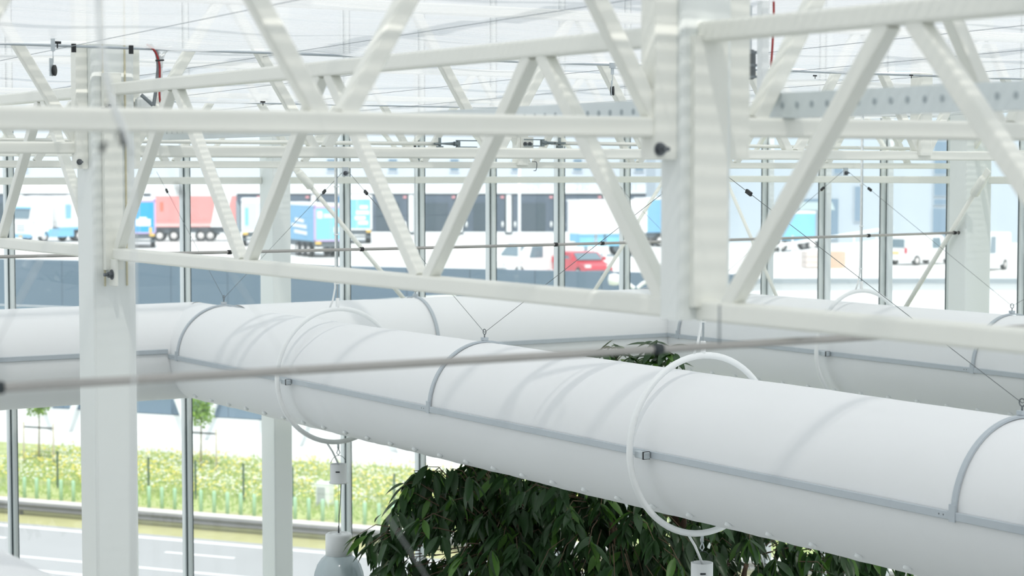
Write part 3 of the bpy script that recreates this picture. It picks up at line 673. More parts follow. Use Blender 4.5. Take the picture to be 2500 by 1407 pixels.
# guard rail
GR = mat('shaded_guard_rail', (0.22, 0.22, 0.22), 0.6, 0.2, noise=0.15, nscale=3)  # grey darkened to stand for the shade below the cap
def guard():
    _, aa = road_b(400, 1290); t = thing('guard_rail', 'steel guard rail with shade-darkened beam along the far road edge', 'guard rail', rp(aa, bG, GZ))
    pr = [(0.0, 0.10), (0.05, 0.06), (0.0, 0.0), (0.05, -0.06), (0.0, -0.10)]
    P = []; prof = [(0.02, 0.165), (-0.03, 0.13), (-0.05, 0.09), (0.01, 0.03), (0.01, -0.03), (-0.05, -0.09), (-0.03, -0.13), (0.02, -0.165)]
    a0, a1 = aa - 20, aa + 40
    for a in (a0, a1):
        for (d, h) in prof: P.append(rp(a, bG + d, GZ + 0.25 + h * 0.7))
        for (d, h) in reversed(prof): P.append(rp(a, bG + d + 0.02, GZ + 0.25 + h * 0.7))
    n = len(prof) * 2
    MB().add(P, [(i, (i + 1) % n, n + (i + 1) % n, n + i) for i in range(n)] + [tuple(range(n)), tuple(range(n, 2 * n))]).build('rail_beam', GR, t)
    MB().prism([rp(a0, bG + 0.03, GZ + 0.37), rp(a1, bG + 0.03, GZ + 0.37), rp(a1, bG + 0.42, GZ + 0.37), rp(a0, bG + 0.42, GZ + 0.37)], (0, 0, 0.02)).build('rail_cap', mat('sunlit_rail_cap', (0.82, 0.80, 0.77), 0.6, noise=0.08), t)  # cap colour lightened to stand for sun on the rail top
    for k in range(18):
        a = aa + (k - 9) * 2.55 + 0.6
        MB().box(rp(a, bG + 0.12, GZ + 0.18), (0.09, 0.07, 0.36)).build('post', GR, t)
guard()
# pale green bollards
BG = mat('pale_green_plastic', (0.46, 0.72, 0.50), 0.6, noise=0.06)
bB, aB = road_b(60, 1220); proto = None
bolls = []
for k in range(-1, 38):
    a = aB + 0.405 * k
    p = rp(a, bB, GZ)
    if proto is None:
        m = MB().lathe([(0, 0), (0.05, 0), (0.05, 0.56), (0.045, 0.60), (0.03, 0.62), (0, 0.625)], (0, 0, 0), 12); o = m.build('bollard', BG); proto = o
    else: o = bpy.data.objects.new('bollard', proto.data); COL.objects.link(o)
    o.location = p; bolls.append(o)
    tag(o, 'pale green marker bollard in the row behind the guard rail', 'bollard', 'pale green bollards behind the guard rail')
# fence
FG = mat('dark_green_fence', (0.07, 0.13, 0.09), 0.6)
bF, aF = road_b(141, 1198)
t = thing('wire_fence', 'dark green post and wire fence on the flowering bank', 'fence', rp(aF, bF, GZ))
for k in range(-1, 15): 
    a = aF + 1.52 * k; MB().bar(rp(a, bF, GZ), rp(a, bF, GZ + 1.12), 0.05, 0.05).build('fence_post', FG, t)
for h in (0.2, 0.45, 0.7, 0.95, 1.08): MB().tube([rp(aF - 4, bF, GZ + h), rp(aF + 22, bF, GZ + h)], 0.003, 4).build('fence_wire', FG, t)
# kiosk
kb, ka = road_b(793, 1242)
t = thing('utility_cabinet', 'small white utility cabinet beside the bollards', 'cabinet', rp(ka, kb, GZ))
MB().box(rp(ka, kb, GZ + 0.36), (0.42, 0.3, 0.72), ch=0.03, ax=(ext(.918, -.397), ext(.397, .918), EZ)).build('housing', WHITE, t)
MB().box(rp(ka - 0.03, kb - 0.155, GZ + 0.34), (0.24, 0.012, 0.5), ax=(ext(.918, -.397), ext(.397, .918), EZ)).build('door', mat('grey_cabinet_door', (0.45, 0.48, 0.5), 0.6), t)
# wild flowers: nobody could count them
def scatter(name, label, m, count, hs, sz, b0, b1, seed, flat=0.6):
    r = random.Random(seed); q = MB()
    for _ in range(count):
        a = r.uniform(aB - 5, aB + 24); b = r.uniform(b0, b1)
        cl = math.sin(a * 1.7 + seed) * math.sin(b * 2.3 + seed * 2) + 0.6 * math.sin(a * 4.1 - b)
        if r.random() > 0.35 + 0.5 * cl: continue
        p = rp(a, b, GZ + 0.06); h = r.uniform(*hs); s = r.uniform(*sz)
        c = p + EZ * h
        q.add([c + Vector((s, 0, 0)), c + Vector((0, s, 0)), c + Vector((-s, 0, 0)), c + Vector((0, -s, 0)), c + EZ * s * flat, c - EZ * s * flat],
              [(0, 1, 4), (1, 2, 4), (2, 3, 4), (3, 0, 4), (1, 0, 5), (2, 1, 5), (3, 2, 5), (0, 3, 5)])
    return tag(q.build(name, m), label, 'flowers', kind='stuff')
scatter('yellow_flowers', 'yellow wild flowers on the bank', mat('yellow_petals', (0.95, 0.82, 0.20), 0.8), 11000, (0.10, 0.36), (0.02, 0.05), bM0 + 1.5, bM1, 11)
scatter('white_flowers', 'white wild flowers on the bank', mat('white_petals', (0.9, 0.92, 0.85), 0.8), 14000, (0.10, 0.36), (0.018, 0.05), bM0 + 2.0, bM1, 21)
def tufts():
    r = random.Random(5); q = MB()
    for _ in range(16000):
        a = r.uniform(aB - 5, aB + 24); b = r.uniform(bM0 + 0.05, bM1); p = rp(a, b, GZ + 0.05); h = r.uniform(0.06, 0.30) * min(1.0, 0.25 + (b - bM0) * 0.4); an = r.uniform(0, 6.3); w_ = r.uniform(0.02, 0.05)
        d = Vector((math.cos(an), math.sin(an), 0)); q.add([p - d * w_, p + d * w_, p + EZ * h + d * r.uniform(-.1, .1)], [(0, 1, 2)])
    return tag(q.build('meadow_grass', mat('meadow_blades', (0.48, 0.60, 0.22), 0.8, noise=0.3, nscale=2, trans=0.3)), 'tall green grass on the flowering bank', 'grass', kind='stuff')
tufts()
# young staked trees
def leaf_quad(q, p, d, n, L, W):
    s = d.cross(n).normalized(); q.add([p, p + d * L * 0.45 + s * W, p + d * L, p + d * L * 0.45 - s * W], [(0, 1, 2), (0, 2, 3)])
LIME = mat('young_lime_leaves', (0.33, 0.52, 0.10), 0.6, noise=0.25, nscale=3, trans=0.4)
BARK = mat('pale_bark', (0.42, 0.36, 0.27), 0.85, noise=0.2, nscale=12)
def young_tree(label, px, py, hz, rad, seed):
    b, a = road_b(px, py); r = random.Random(seed); p = rp(a, b, GZ)
    t = thing('young_tree', label, 'tree', p, group='young trees on the bank')
    MB().tube([p, p + EZ * hz * 0.6 + EX * .03, p + EZ * hz], [0.035, 0.025, 0.012], 8).build('trunk', BARK, t)
    q = MB()
    for _ in range(620):
        d = Vector((r.gauss(0, 1), r.gauss(0, 1), r.gauss(0, 1))).normalized() * rad * r.random() ** 0.45; d.z *= 1.25
        leaf_quad(q, p + EZ * (hz - rad * .55) + d, Vector((r.uniform(-1, 1), r.uniform(-1, 1), r.uniform(-1, .3))).normalized(), Vector((r.uniform(-1, 1), r.uniform(-1, 1), 1)).normalized(), r.uniform(0.10, 0.17), 0.045)
    tag(q.build('foliage', LIME, t), kind='stuff')
    for da in (-0.55, 0.55): MB().tube([p + rp(da, 0, 0) , p + rp(da, 0, 1.35)], 0.03, 8).build('stake', mat('weathered_stake', (0.62, 0.55, 0.45), 0.9), t)
    MB().bar(p + rp(-0.58, 0, 1.2), p + rp(0.58, 0, 1.2), 0.02, 0.05).build('tie', DARKM, t)
young_tree('young staked tree with yellow-green leaves at the left edge', 95, 1140, 2.3, 0.42, 31)
young_tree('young staked tree right of the tall column', 490, 1155, 2.15, 0.42, 32)

def sx_of(p): return 1250 + F * (p.x * cH - p.y * sH) / (p.x * sH + p.y * cH)
# dark clad wall with white plinth and V-shaped struts
SLATE = mat('blue_grey_cladding', (0.125, 0.19, 0.275), 0.55, noise=0.05, nscale=0.5)
SLATE2 = mat('lighter_blue_grey_cladding', (0.165, 0.24, 0.325), 0.55, noise=0.05, nscale=0.5)
_, aw = road_b(341, 1073)
t = thing('clad_wall', 'long blue-grey clad wall beyond the flowering bank', 'wall', rp(aw, bW, GZ))
a0 = aw - 14; a1 = aw + 10
while sx_of(rp(a1, bW, GZ)) < 1795: a1 += 0.5
p_t = (-3.02)
seg_n = 16
for k in range(seg_n):
    x0 = a0 + (a1 - a0) * k / seg_n; x1 = a0 + (a1 - a0) * (k + 1) / seg_n
    MB().prism([rp(x0, bW, -4.6), rp(x1 - 0.02, bW, -4.6), rp(x1 - 0.02, bW, p_t - 0.055 * 0), rp(x0, bW, p_t)], rp(0, 0.25, 0)).build('cladding_panel', SLATE, t)
    MB().prism([rp(x0, bW - 0.02, GZ + 0.9), rp(x1 - 0.02, bW - 0.02, GZ + 0.9), rp(x1 - 0.02, bW - 0.02, -4.64), rp(x0, bW - 0.02, -4.64)], rp(0, 0.25, 0)).build('cladding_panel', SLATE2 if k < 9 else SLATE, t)
MB().prism([rp(a0, bW - 0.06, GZ), rp(a1, bW - 0.06, GZ), rp(a1, bW - 0.06, GZ + 0.88), rp(a0, bW - 0.06, GZ + 0.88)], rp(0, 0.3, 0)).build('plinth', WHITE, t)
for px in (85, 515, 800, 1130):
    b_, a = road_b(px, 1078)
    for s in (-1, 1): MB().bar(rp(a + s * 0.10, bW - 0.35, GZ), rp(a + s * 0.85, bW - 0.35, GZ + 1.75), 0.16, 0.2).build('v_strut', WHITE, t)
# ramp parapet rising to the right
tp = [(640, 754, 62), (1080, 720, 62), (1370, 685, 62), (1600, 679, 62)]
t = thing('ramp_parapet', 'white ramp parapet in front of the blue-grey wall', 'parapet', atT(1080, 720, 62))
pts = [atT(*q) for q in tp]
for i in range(len(pts) - 1):
    MB().prism([pts[i], pts[i + 1], pts[i + 1] - EZ * 0.16, pts[i] - EZ * 0.16], ext(0, 0.15)).build('parapet_rail', WHITE, t)
    MB().prism([pts[i] - EZ * 0.3, pts[i + 1] - EZ * 0.3, pts[i + 1] - EZ * 0.36, pts[i] - EZ * 0.36], ext(0, 0.12)).build('parapet_rail', WHITE, t)
# street lamp with two curved white heads
t = thing('street_lamp', 'white street lamp with two curved arms in front of the ramp', 'street lamp', atT(1552, 700, 58) * 1.0)
c = atT(1552, 712, 58); c2 = Vector((c.x, c.y, GZ)); MB().tube([c2, c], 0.05, 8).build('pole', WHITE, t)
for sgn, pp in ((-1, [(1549, 704), (1535, 695), (1516, 690), (1500, 684)]), (1, [(1556, 704), (1570, 692), (1588, 684), (1603, 676)])):
    MB().tube(curve([atT(x, y, 58) for x, y in pp]), 0.055, 8).build('arm', WHITE, t)
    e = atT(*pp[-1], 58); MB().lathe([(0, 0.2), (0.16, 0.16), (0.2, 0), (0.16, -0.14), (0, -0.16)], e, 14).build('lamp_head', WHITE, t)

# ------------------------------------------------------------------ the loading yard and what stands in it
yard = MB().prism([ext(-120, 68.5, YZ), ext(7.6, 68.5, YZ), ext(12.4, 112, YZ), ext(160, 112, YZ), ext(160, 330, YZ), ext(-120, 330, YZ)], (0, 0, -0.2)).build('yard', CONC); tag(yard, 'bright concrete loading yard', kind='structure')
rw = MB()
rw.prism([ext(12, 112, -12), ext(160, 112, -12), ext(160, 112, YZ + .02), ext(12, 112, YZ + .02)], ext(0, 0.4))
rw = rw.build('retaining_wall', mat('white_render', (0.84, 0.87, 0.88), 0.8, noise=0.03, nscale=0.2)); tag(rw, 'white retaining wall under the right part of the yard', kind='structure')
cpg = MB().prism([ext(12, 111.7, YZ - 0.28), ext(160, 111.7, YZ - 0.28), ext(160, 111.7, YZ - 0.02), ext(12, 111.7, YZ - 0.02)], ext(0, 0.5)).build('coping', mat('dark_coping', (0.30, 0.35, 0.38), 0.7)); tag(cpg, 'dark coping along the white retaining wall', kind='structure')

# distribution hall with loading docks
HALLW = mat('white_sandwich_panel', (0.60, 0.66, 0.73), 0.6, noise=0.02, nscale=0.2)
DOCKG = mat('dock_shelter_grey', (0.10, 0.135, 0.18), 0.7, noise=0.1, nscale=1)
DOCKD = mat('dock_door_dark', (0.065, 0.095, 0.12), 0.6)
BLUEW = mat('blue_tinted_window', (0.20, 0.29, 0.38), 0.25)
TD = 190.0
def sx(px, t): return (px - 1250) / F * t
hall = thing('distribution_hall', 'long white distribution hall with a row of dark loading docks', 'building', ext(sx(800, TD), TD, YZ))
MB().box(ext(sx(650, TD), TD + 8, 2.0), (sx(1720, TD) - sx(-400, TD), 15.9, 16), ax=(ext(1, 0), ext(0, 1), EZ)).build('hall_block', HALLW, hall)
zT = -56 / F * TD; zB = -146 / F * TD
bandz = [(-30 / F * TD, -14 / F * TD)]
MB().box(ext(sx(660, TD), TD - 0.35, -42 / F * TD), (sx(1700, TD) - sx(-400, TD), 0.7, 0.85), ax=(ext(1, 0), ext(0, 1), EZ)).build('canopy_band', WHITE, hall)
AXE = (ext(1, 0), ext(0, 1), EZ)
dsp = 118.5
numbers = {0: '230', -1: '229', 1: '231'}
TXT = mat('faint_number_grey', (0.55, 0.60, 0.66), 0.7)
for k in range(-13, 3):
    cx = sx(1420 + dsp * k, TD)
    d = MB().box(ext(cx, TD - 0.3, (zT + zB) / 2), (3.9, 0.5, zT - zB), ax=AXE).build('dock_shelter', DOCKG, hall)
    MB().box(ext(cx + 0.05, TD - 0.58, (zT + zB) / 2 - 0.35), (2.2, 0.1, zT - zB - 0.9), ax=AXE).build('dock_door', DOCKD, d)
    for s in (-1, 1): MB().lathe([(0, 0.0), (0.14, 0), (0.16, 0.05), (0, 0.09)], ext(cx + s * 1.72, TD - 0.6, -128 / F * TD), 14, (ext(1, 0) * 0.8, EZ * 1.9, ext(0, -1))).build('dock_lamp', WHITE, d)
    MB().box(ext(cx + 1.7, TD - 0.6, zT - 0.22), (0.32, 0.1, 0.22), ax=AXE).build('signal_light', mat('pale_red_lens', (0.75, 0.35, 0.38), 0.5), d)
    MB().box(ext(cx, TD - 0.45, zB - 0.35), (3.9, 0.9, 0.7), ax=AXE).build('dock_plinth', WHITE, d)
    MB().box(ext(cx + dsp / 2 / F * TD, TD - 0.5, (zT + zB) / 2), (0.45, 0.9, zT - zB), ax=AXE).build('dock_pillar', WHITE, hall)
    if k in numbers:
        cu = bpy.data.curves.new('dock_number', 'FONT'); cu.body = numbers[k]; cu.size = 0.95; cu.extrude = 0.02; cu.align_x = 'CENTER'
        o = bpy.data.objects.new('dock_number', cu); COL.objects.link(o); dg = bpy.context.evaluated_depsgraph_get()
        me = bpy.data.meshes.new_from_object(o.evaluated_get(dg)); bpy.data.objects.remove(o); me.materials.clear(); me.materials.append(TXT)
        o = bpy.data.objects.new('dock_number', me); COL.objects.link(o); o.parent = hall
        o.location = ext(cx, TD - 0.72, -1.75) - hall.location; o.rotation_euler = (math.pi / 2, 0, -HEAD)
for k in range(12):
    cx = sx(60 + 150 * k, TD)
    wn = MB().box(ext(cx, TD - 0.08, 0.65), (1.0, 0.1, 1.3), ax=AXE).build('window', FRAMEW, hall)
    MB().box(ext(cx, TD - 0.14, 0.65), (0.84, 0.06, 1.14), ax=AXE).build('pane', BLUEW, wn)
# office block right of the docks
TO = 168.0
off = thing('office_block', 'pale grey office block with tall windows at the right', 'building', ext(sx(2150, TO), TO, YZ))
MB().box(ext(sx(2180, TO), TO + 6, 1.5), (sx(2760, TO) - sx(1600, TO), 11.9, 15), ax=AXE).build('office_wall', mat('pale_grey_facade', (0.47, 0.54, 0.60), 0.7, noise=0.05, nscale=0.4), off)
for (pxa, pxb, ya, yb) in ((2278, 2310, 345, 425), (2278, 2310, 440, 478), (2278, 2310, 486, 500), (2276, 2312, 508, 575), (2346, 2378, 345, 425), (2346, 2378, 436, 478), (2344, 2380, 486, 560), (2085, 2100, 455, 540), (1960, 2046, 485, 500), (2025, 2046, 500, 585), (1965, 1990, 408, 424), (2034, 2056, 408, 424), (2278, 2310, 300, 335), (2346, 2378, 300, 335)):
    a = atT(pxa, ya, TO - 0.1); b = atT(pxb, yb, TO - 0.1); cxx = (sx(pxa, TO) + sx(pxb, TO)) / 2
    wn = MB().box(ext(cxx, TO - 0.05, (a.z + b.z) / 2), (sx(pxb, TO) - sx(pxa, TO) + 0.12, 0.14, a.z - b.z + 0.12), ax=AXE).build('window', mat('window_surround', (0.6, 0.66, 0.7), 0.6), off)
    MB().box(ext(cxx, TO - 0.13, (a.z + b.z) / 2), (sx(pxb, TO) - sx(pxa, TO), 0.06, a.z - b.z), ax=AXE).build('pane', BLUEW, wn)
c = atT(1990, 505, TO); cn = MB().prism([ext(sx(1945, TO), TO - 1.6, c.z - 0.25), ext(sx(2030, TO), TO - 1.6, c.z - 0.25), ext(sx(2030, TO), TO - 0.1, c.z + 0.35), ext(sx(1945, TO), TO - 0.1, c.z + 0.35)], (0, 0, 0.08)).build('door_canopy', mat('canopy_green_grey', (0.45, 0.55, 0.56), 0.6), off)

# vehicles (local axes: x forward along the length, y left, z up)
TYRE = mat('tyre_rubber', (0.05, 0.055, 0.06), 0.85); HUB = mat('wheel_hub', (0.75, 0.72, 0.70), 0.5); CHAS = mat('dark_chassis', (0.14, 0.17, 0.19), 0.7)
WSCR = mat('vehicle_glass', (0.16, 0.24, 0.29), 0.12); TRKW = mat('white_truck_paint', (0.90, 0.91, 0.91), 0.35)
TBLUE = mat('bright_blue_tarpaulin', (0.015, 0.36, 0.78), 0.5, noise=0.08, nscale=0.7); TBLUE2 = mat('pale_blue_tarpaulin', (0.20, 0.45, 0.68), 0.5, noise=0.06, nscale=0.7)
SKYB = mat('sky_blue_panel', (0.22, 0.56, 0.80), 0.5, noise=0.05, nscale=0.7); LILAC = mat('lilac_frame', (0.55, 0.42, 0.72), 0.5)
TRED = mat('red_tarpaulin', (0.84, 0.33, 0.31), 0.55, noise=0.08, nscale=0.8); PINK = mat('faded_red_stripe', (0.86, 0.55, 0.52), 0.55); AMBER = mat('amber_lens', (0.85, 0.55, 0.12), 0.4)
CREDM = mat('red_car_paint', (0.62, 0.06, 0.09), 0.35)
def wheel(parent, x, y, r=0.5, wd=0.32):
    w_ = MB().lathe([(r * 0.55, -wd / 2), (r * 0.93, -wd / 2), (r, -wd / 2 + 0.04), (r, wd / 2 - 0.04), (r * 0.93, wd / 2), (r * 0.55, wd / 2)], (x, y, r), 20, (EX, EZ, EY)).build('wheel', TYRE, parent, local=True)
    MB().lathe([(0, -wd / 2 + 0.02), (r * 0.56, -wd / 2), (r * 0.56, wd / 2), (0, wd / 2 - 0.02)], (x, y, r), 16, (EX, EZ, EY)).build('hub', HUB, w_, local=True)
def place(px, t, z=YZ): return ext(sx(px, t), t, z)
def lbox(name, m, par, x0, x1, y0, y1, z0, z1, ch=0.0): return MB().box(((x0 + x1) / 2, (y0 + y1) / 2, (z0 + z1) / 2), (x1 - x0, y1 - y0, z1 - z0), ch=ch).build(name, m, par, local=True)
def trailer(label, loc, rz, body, L=11.0, H=4.0, Wd=2.5, frame=None, front_round=False, cab=None, zc=1.15, cat='truck', nm='semi_trailer', rear=None, wheels=(1.4, 2.7, 4.0), chassis=CHAS):
    t = thing(nm, label, cat, loc, rz)                       # rear at x = 0, front at x = L
    lbox('cargo_box', body, t, 0, L, -Wd / 2, Wd / 2, zc, H, ch=0.12 if front_round else 0.03)
    lbox('roof_edge', TRKW, t, -0.02, L + 0.02, -Wd / 2 - 0.02, Wd / 2 + 0.02, H - 0.12, H + 0.03)
    lbox('chassis', chassis, t, 0.1, L - 0.3, -Wd / 2 + 0.25, Wd / 2 - 0.25, 0.75, zc)
    if frame is not None:
        for (y0, y1, z0, z1) in ((-Wd / 2, -Wd / 2 + 0.14, zc, H), (Wd / 2 - 0.14, Wd / 2, zc, H), (-Wd / 2, Wd / 2, H - 0.3, H - 0.12), (-Wd / 2, Wd / 2, zc, zc + 0.12)):
            lbox('rear_frame', frame, t, -0.05, 0.06, y0, y1, z0, z1)
        if rear is not None:
            rr = lbox('rear_door', rear, t, -0.03, 0.05, -Wd / 2 + 0.14, Wd / 2 - 0.14, zc + 0.12, H - 0.3)
            lbox('door_seam', frame, rr, -0.035, 0.04, -0.015, 0.015, zc + 0.12, H - 0.3)
        lbox('bumper', CHAS, t, -0.06, 0.1, -Wd / 2 + 0.1, Wd / 2 - 0.1, 0.5, 0.65)
        for s in (-1, 1): lbox('tail_lamp', AMBER, t, -0.09, 0.0, s * 0.95 - 0.2, s * 0.95 + 0.2, zc - 0.2, zc - 0.02)
    for x in wheels:
        for s in (-1, 1): wheel(t, x, s * (Wd / 2 - 0.2))
    return t
# white tractor unit with blue chassis, far left
def tractor(label, loc, rz):
    t = thing('truck', label, 'truck', loc, rz)             # x = 0 at front, length along -x
    prof = [(0.0, 0.55), (0.06, 1.3), (0.02, 2.0), (-0.22, 3.05), (-0.75, 3.65), (-1.0, 3.9), (-2.3, 3.98), (-2.35, 0.95), (-1.5, 0.95), (-1.4, 0.55)]
    MB().prism([(x, -1.22, z) for x, z in prof], (0, 2.44, 0)).build('cab', TRKW, t, local=True)
    MB().prism([(0.06, -1.08, 2.05), (0.06, 1.08, 2.05), (-0.16, 1.04, 2.85), (-0.16, -1.04, 2.85)], (0.03, 0, 0.01)).build('windscreen', WSCR, t, local=True)
    MB().prism([(0.0, -1.12, 2.9), (0.0, 1.12, 2.9), (-0.02, 1.1, 3.06), (-0.02, -1.1, 3.06)], (-0.2, 0, 0)).build('sun_visor', SKYB, t, local=True)
    for k in range(4): lbox('grille_bar', GALV, t, 0.05, 0.09, -0.55, 0.55, 0.98 + 0.17 * k, 1.06 + 0.17 * k)
    lbox('front_bumper', TBLUE2, t, -0.2, 0.08, -1.22, 1.22, 0.42, 0.75, ch=0.04)
    lbox('number_plate', AMBER, t, 0.08, 0.1, -0.26, 0.26, 0.5, 0.62)
    for s in (-1, 1):
        lbox('mirror', TRKW, t, -0.25, -0.05, s * 1.42 - 0.1, s * 1.42 + 0.1, 1.9, 2.7, ch=0.03)
        MB().prism([(-0.42, s * 1.225, 2.05), (-1.2, s * 1.225, 2.05), (-1.2, s * 1.225, 2.75), (-0.55, s * 1.225, 2.75)], (0, s * 0.015, 0)).build('side_window', TRKW, t, local=True)
        lbox('side_skirt', SKYB, t, -4.6, -1.9, s * 1.2 - 0.04, s * 1.2 + 0.04, 0.45, 1.15)
        for x in (-1.45, -5.2, -6.5): wheel(t, x, s * 1.05)
        for x in (-9.6, -10.9): wheel(t, x, s * 1.05)
    lbox('side_fairing', SKYB, t, -2.3, -0.9, -1.21, 1.21, 0.6, 1.35)
    lbox('cargo_box', TRKW, t, -12.5, -2.9, -1.25, 1.25, 1.25, 3.95, ch=0.04)
    lbox('chassis', CHAS, t, -12.3, -2.0, -0.6, 0.6, 0.6, 1.25)
    lbox('side_stripe', SKYB, t, -12.4, -3.0, -1.27, 1.27, 1.05, 1.25)
    for s in (-1, 1): lbox('logo_panel', SKYB, t, -4.3, -3.7, s * 1.26 - 0.01, s * 1.26 + 0.01, 2.0, 3.2)
    return t
# yaw: local +x mapped in camera frame; rz = -HEAD + angle(s->t)
def yaw(deg): return -HEAD + math.radians(deg)
tractor('white articulated truck with pale blue skirt at the far left', place(52, 168), yaw(-128))
bt = trailer('bright blue trailer seen from behind beside the tall column', place(341, 156), yaw(101), TBLUE, L=9, H=3.92, frame=LILAC, rear=TBLUE)
lbox('logo_panel', TRKW, bt, -0.06, -0.02, -0.85, 0.35, 1.75, 2.3, ch=0.015); lbox('logo_panel', TRKW, bt, -0.06, -0.02, -0.55, 0.05, 2.3, 2.45, ch=0.015); lbox('marker_lamp', AMBER, bt, -0.07, -0.02, -0.95, -0.72, 1.2, 1.65)
rt = trailer('red curtain-side trailer with a white slanted front', place(372, 172), yaw(6), TRED, L=7.2, H=4.05, wheels=(0.7, 1.9, 4.2, 5.0), zc=1.25)
lbox('side_stripe', PINK, rt, 0.0, 5.6, -1.27, 1.27, 1.3, 1.55); lbox('door_mark', mat('deep_red_mark', (0.8, 0.2, 0.13), 0.5), rt, 0.75, 1.05, -1.27, 1.27, 2.6, 3.4)
MB().prism([(5.05, -1.28, 1.25), (6.1, -1.28, 1.25), (6.9, -1.28, 4.1), (5.6, -1.28, 4.1)], (0, 2.56, 0)).build('front_panel', TRKW, rt, local=True)
MB().prism([(6.2, -1.2, 0.6), (7.5, -1.2, 0.6), (7.5, -1.2, 2.9), (7.2, -1.2, 3.5), (6.5, -1.2, 3.5)], (0, 2.4, 0)).build('cab', mat('grey_cab', (0.30, 0.36, 0.40), 0.5), rt, local=True)
trailer('white box truck seen from behind left of the facade column', place(628, 160), yaw(97), TRKW, L=8, H=3.8, frame=TRKW, rear=HALLW, nm='box_truck')
lbox('logo_stripe', SKYB, bpy.data.objects['box_truck'], -0.06, -0.02, 0.7, 0.95, 1.7, 3.1)
b2 = trailer('pale blue trailer with lilac rear frame right of the facade column', place(808, 139), yaw(114), TBLUE2, L=10, H=3.75, frame=LILAC, rear=SKYB)
lbox('logo_panel', TRKW, b2, -0.06, -0.02, 0.65, 1.0, 2.75, 3.25, ch=0.015)
for q in ((2.95, 0.0, 0.55), (2.8, -0.15, 0.55)): lbox('lettering_bar', TRKW, b2, -0.06, -0.02, q[1], q[2], q[0], q[0] + 0.1)
lbox('logo_panel', TRKW, b2, -0.06, -0.02, -0.55, -0.2, 1.75, 2.15, ch=0.015)
for (z0, x0, x1) in ((2.4, 2.2, 4.2), (2.0, 1.6, 5.0), (1.55, 1.5, 4.4)): MB().prism([(x0, 1.262, z0), (x1, 1.262, z0 + 0.1), (x1, 1.262, z0 + 0.35), (x0, 1.262, z0 + 0.25)], (0, 0.012, 0)).build('lettering_bar', TRKW, b2, local=True)
b3 = trailer('deep blue trailer with white graphics backed into a dock', place(872, 166), yaw(97), TBLUE, L=9, H=4.0, frame=TRKW, rear=SKYB)
for (z0, y0, y1) in ((2.9, -0.9, -0.2), (2.45, -1.0, 0.1), (2.0, -0.7, 0.2), (1.6, -0.9, -0.1)): lbox('graphic_bar', TRKW, b3, -0.06, -0.02, y0, y1, z0, z0 + 0.3, ch=0.01)
wt = trailer('white box trailer on a blue chassis standing in the yard', place(1453, 141), yaw(20), TRKW, L=5.2, H=4.0, zc=1.6, front_round=True, wheels=(3.7, 4.6), chassis=SKYB)
wt.location = place(1400, 141); 
for x in (1.3, 2.0): 
    for s in (-1, 1): lbox('support_leg', TRKW, wt, x - 0.12, x + 0.12, s * 0.9 - 0.1, s * 0.9 + 0.1, 0.02, 1.6)
lbox('logo_stripe', SKYB, wt, 3.3, 3.55, -1.27, -1.24, 2.1, 3.5)
bt2 = trailer('blue tarpaulin trailer half hidden by the suspended post', place(1560, 160), yaw(15), TBLUE2, L=6, H=3.9)
# cars and vans
def van(label, loc, rz, body=TRKW, nm='van', cat='van', L=4.9, Wd=1.9, H=1.95, car=False):
    t = thing(nm, label, cat, loc, rz)                       # front at +x
    if car: prof = [(L / 2, 0.35), (L / 2, 0.75), (L / 2 - 1.1, 0.92), (L / 2 - 1.9, H), (-L / 2 + 0.7, H), (-L / 2 + 0.05, 0.95), (-L / 2, 0.35)]
    else: prof = [(L / 2, 0.35), (L / 2 + 0.02, 0.85), (L / 2 - 0.75, 1.1), (L / 2 - 1.5, H - 0.06), (L / 2 - 1.9, H), (-L / 2 + 0.12, H), (-L / 2, H - 0.15), (-L / 2, 0.35)]
    MB().prism([(x, -Wd / 2, z) for x, z in prof], (0, Wd, 0)).build('body', body, t, local=True)
    ws = [(prof[2][0] - 0.12, prof[2][1] + 0.1), (prof[3][0] + 0.08, prof[3][1] - 0.06)]
    MB().prism([(ws[0][0] + .05, -Wd / 2 + 0.1, ws[0][1]), (ws[0][0] + .05, Wd / 2 - 0.1, ws[0][1]), (ws[1][0] + .05, Wd / 2 - 0.16, ws[1][1]), (ws[1][0] + .05, -Wd / 2 + 0.16, ws[1][1])], (0.03, 0, 0.03)).build('windscreen', WSCR, t, local=True)
    for s in (-1, 1):
        MB().prism([(prof[3][0] - 0.05, s * (Wd / 2), 1.08), (prof[3][0] - 1.0, s * (Wd / 2), 1.08), (prof[3][0] - 1.0, s * (Wd / 2), H - 0.2), (prof[3][0] - 0.25, s * (Wd / 2), H - 0.2)], (0, s * 0.015, 0)).build('side_window', WSCR, t, local=True)
        lbox('mirror', body, t, prof[2][0] - 0.35, prof[2][0] - 0.15, s * (Wd / 2 + 0.12) - 0.08, s * (Wd / 2 + 0.12) + 0.08, 1.0, 1.2)
        lbox('head_lamp', HUB, t, L / 2 - 0.12, L / 2 + 0.03, s * 0.68 - 0.18, s * 0.68 + 0.18, 0.65, 0.82)
        lbox('tail_lamp', CREDM, t, -L / 2 - 0.03, -L / 2 + 0.1, s * 0.82 - 0.1, s * 0.82 + 0.1, 0.8, 1.15)
        for x in (L / 2 - 0.85, -L / 2 + 0.95): wheel(t, x, s * (Wd / 2 - 0.08), 0.33, 0.24)
    lbox('rear_window', WSCR, t, -L / 2 - 0.02, -L / 2 + 0.02, -0.7, 0.7, 1.15, H - 0.25)
    lbox('front_bumper', CHAS, t, L / 2 - 0.1, L / 2 + 0.05, -Wd / 2 + 0.05, Wd / 2 - 0.05, 0.3, 0.5)
    lbox('number_plate', AMBER, t, -L / 2 - 0.04, -L / 2, -0.25, 0.25, 0.75, 0.87)
    return t
van('white van parked nose left behind the dark wall', place(1300, 115), yaw(-145))
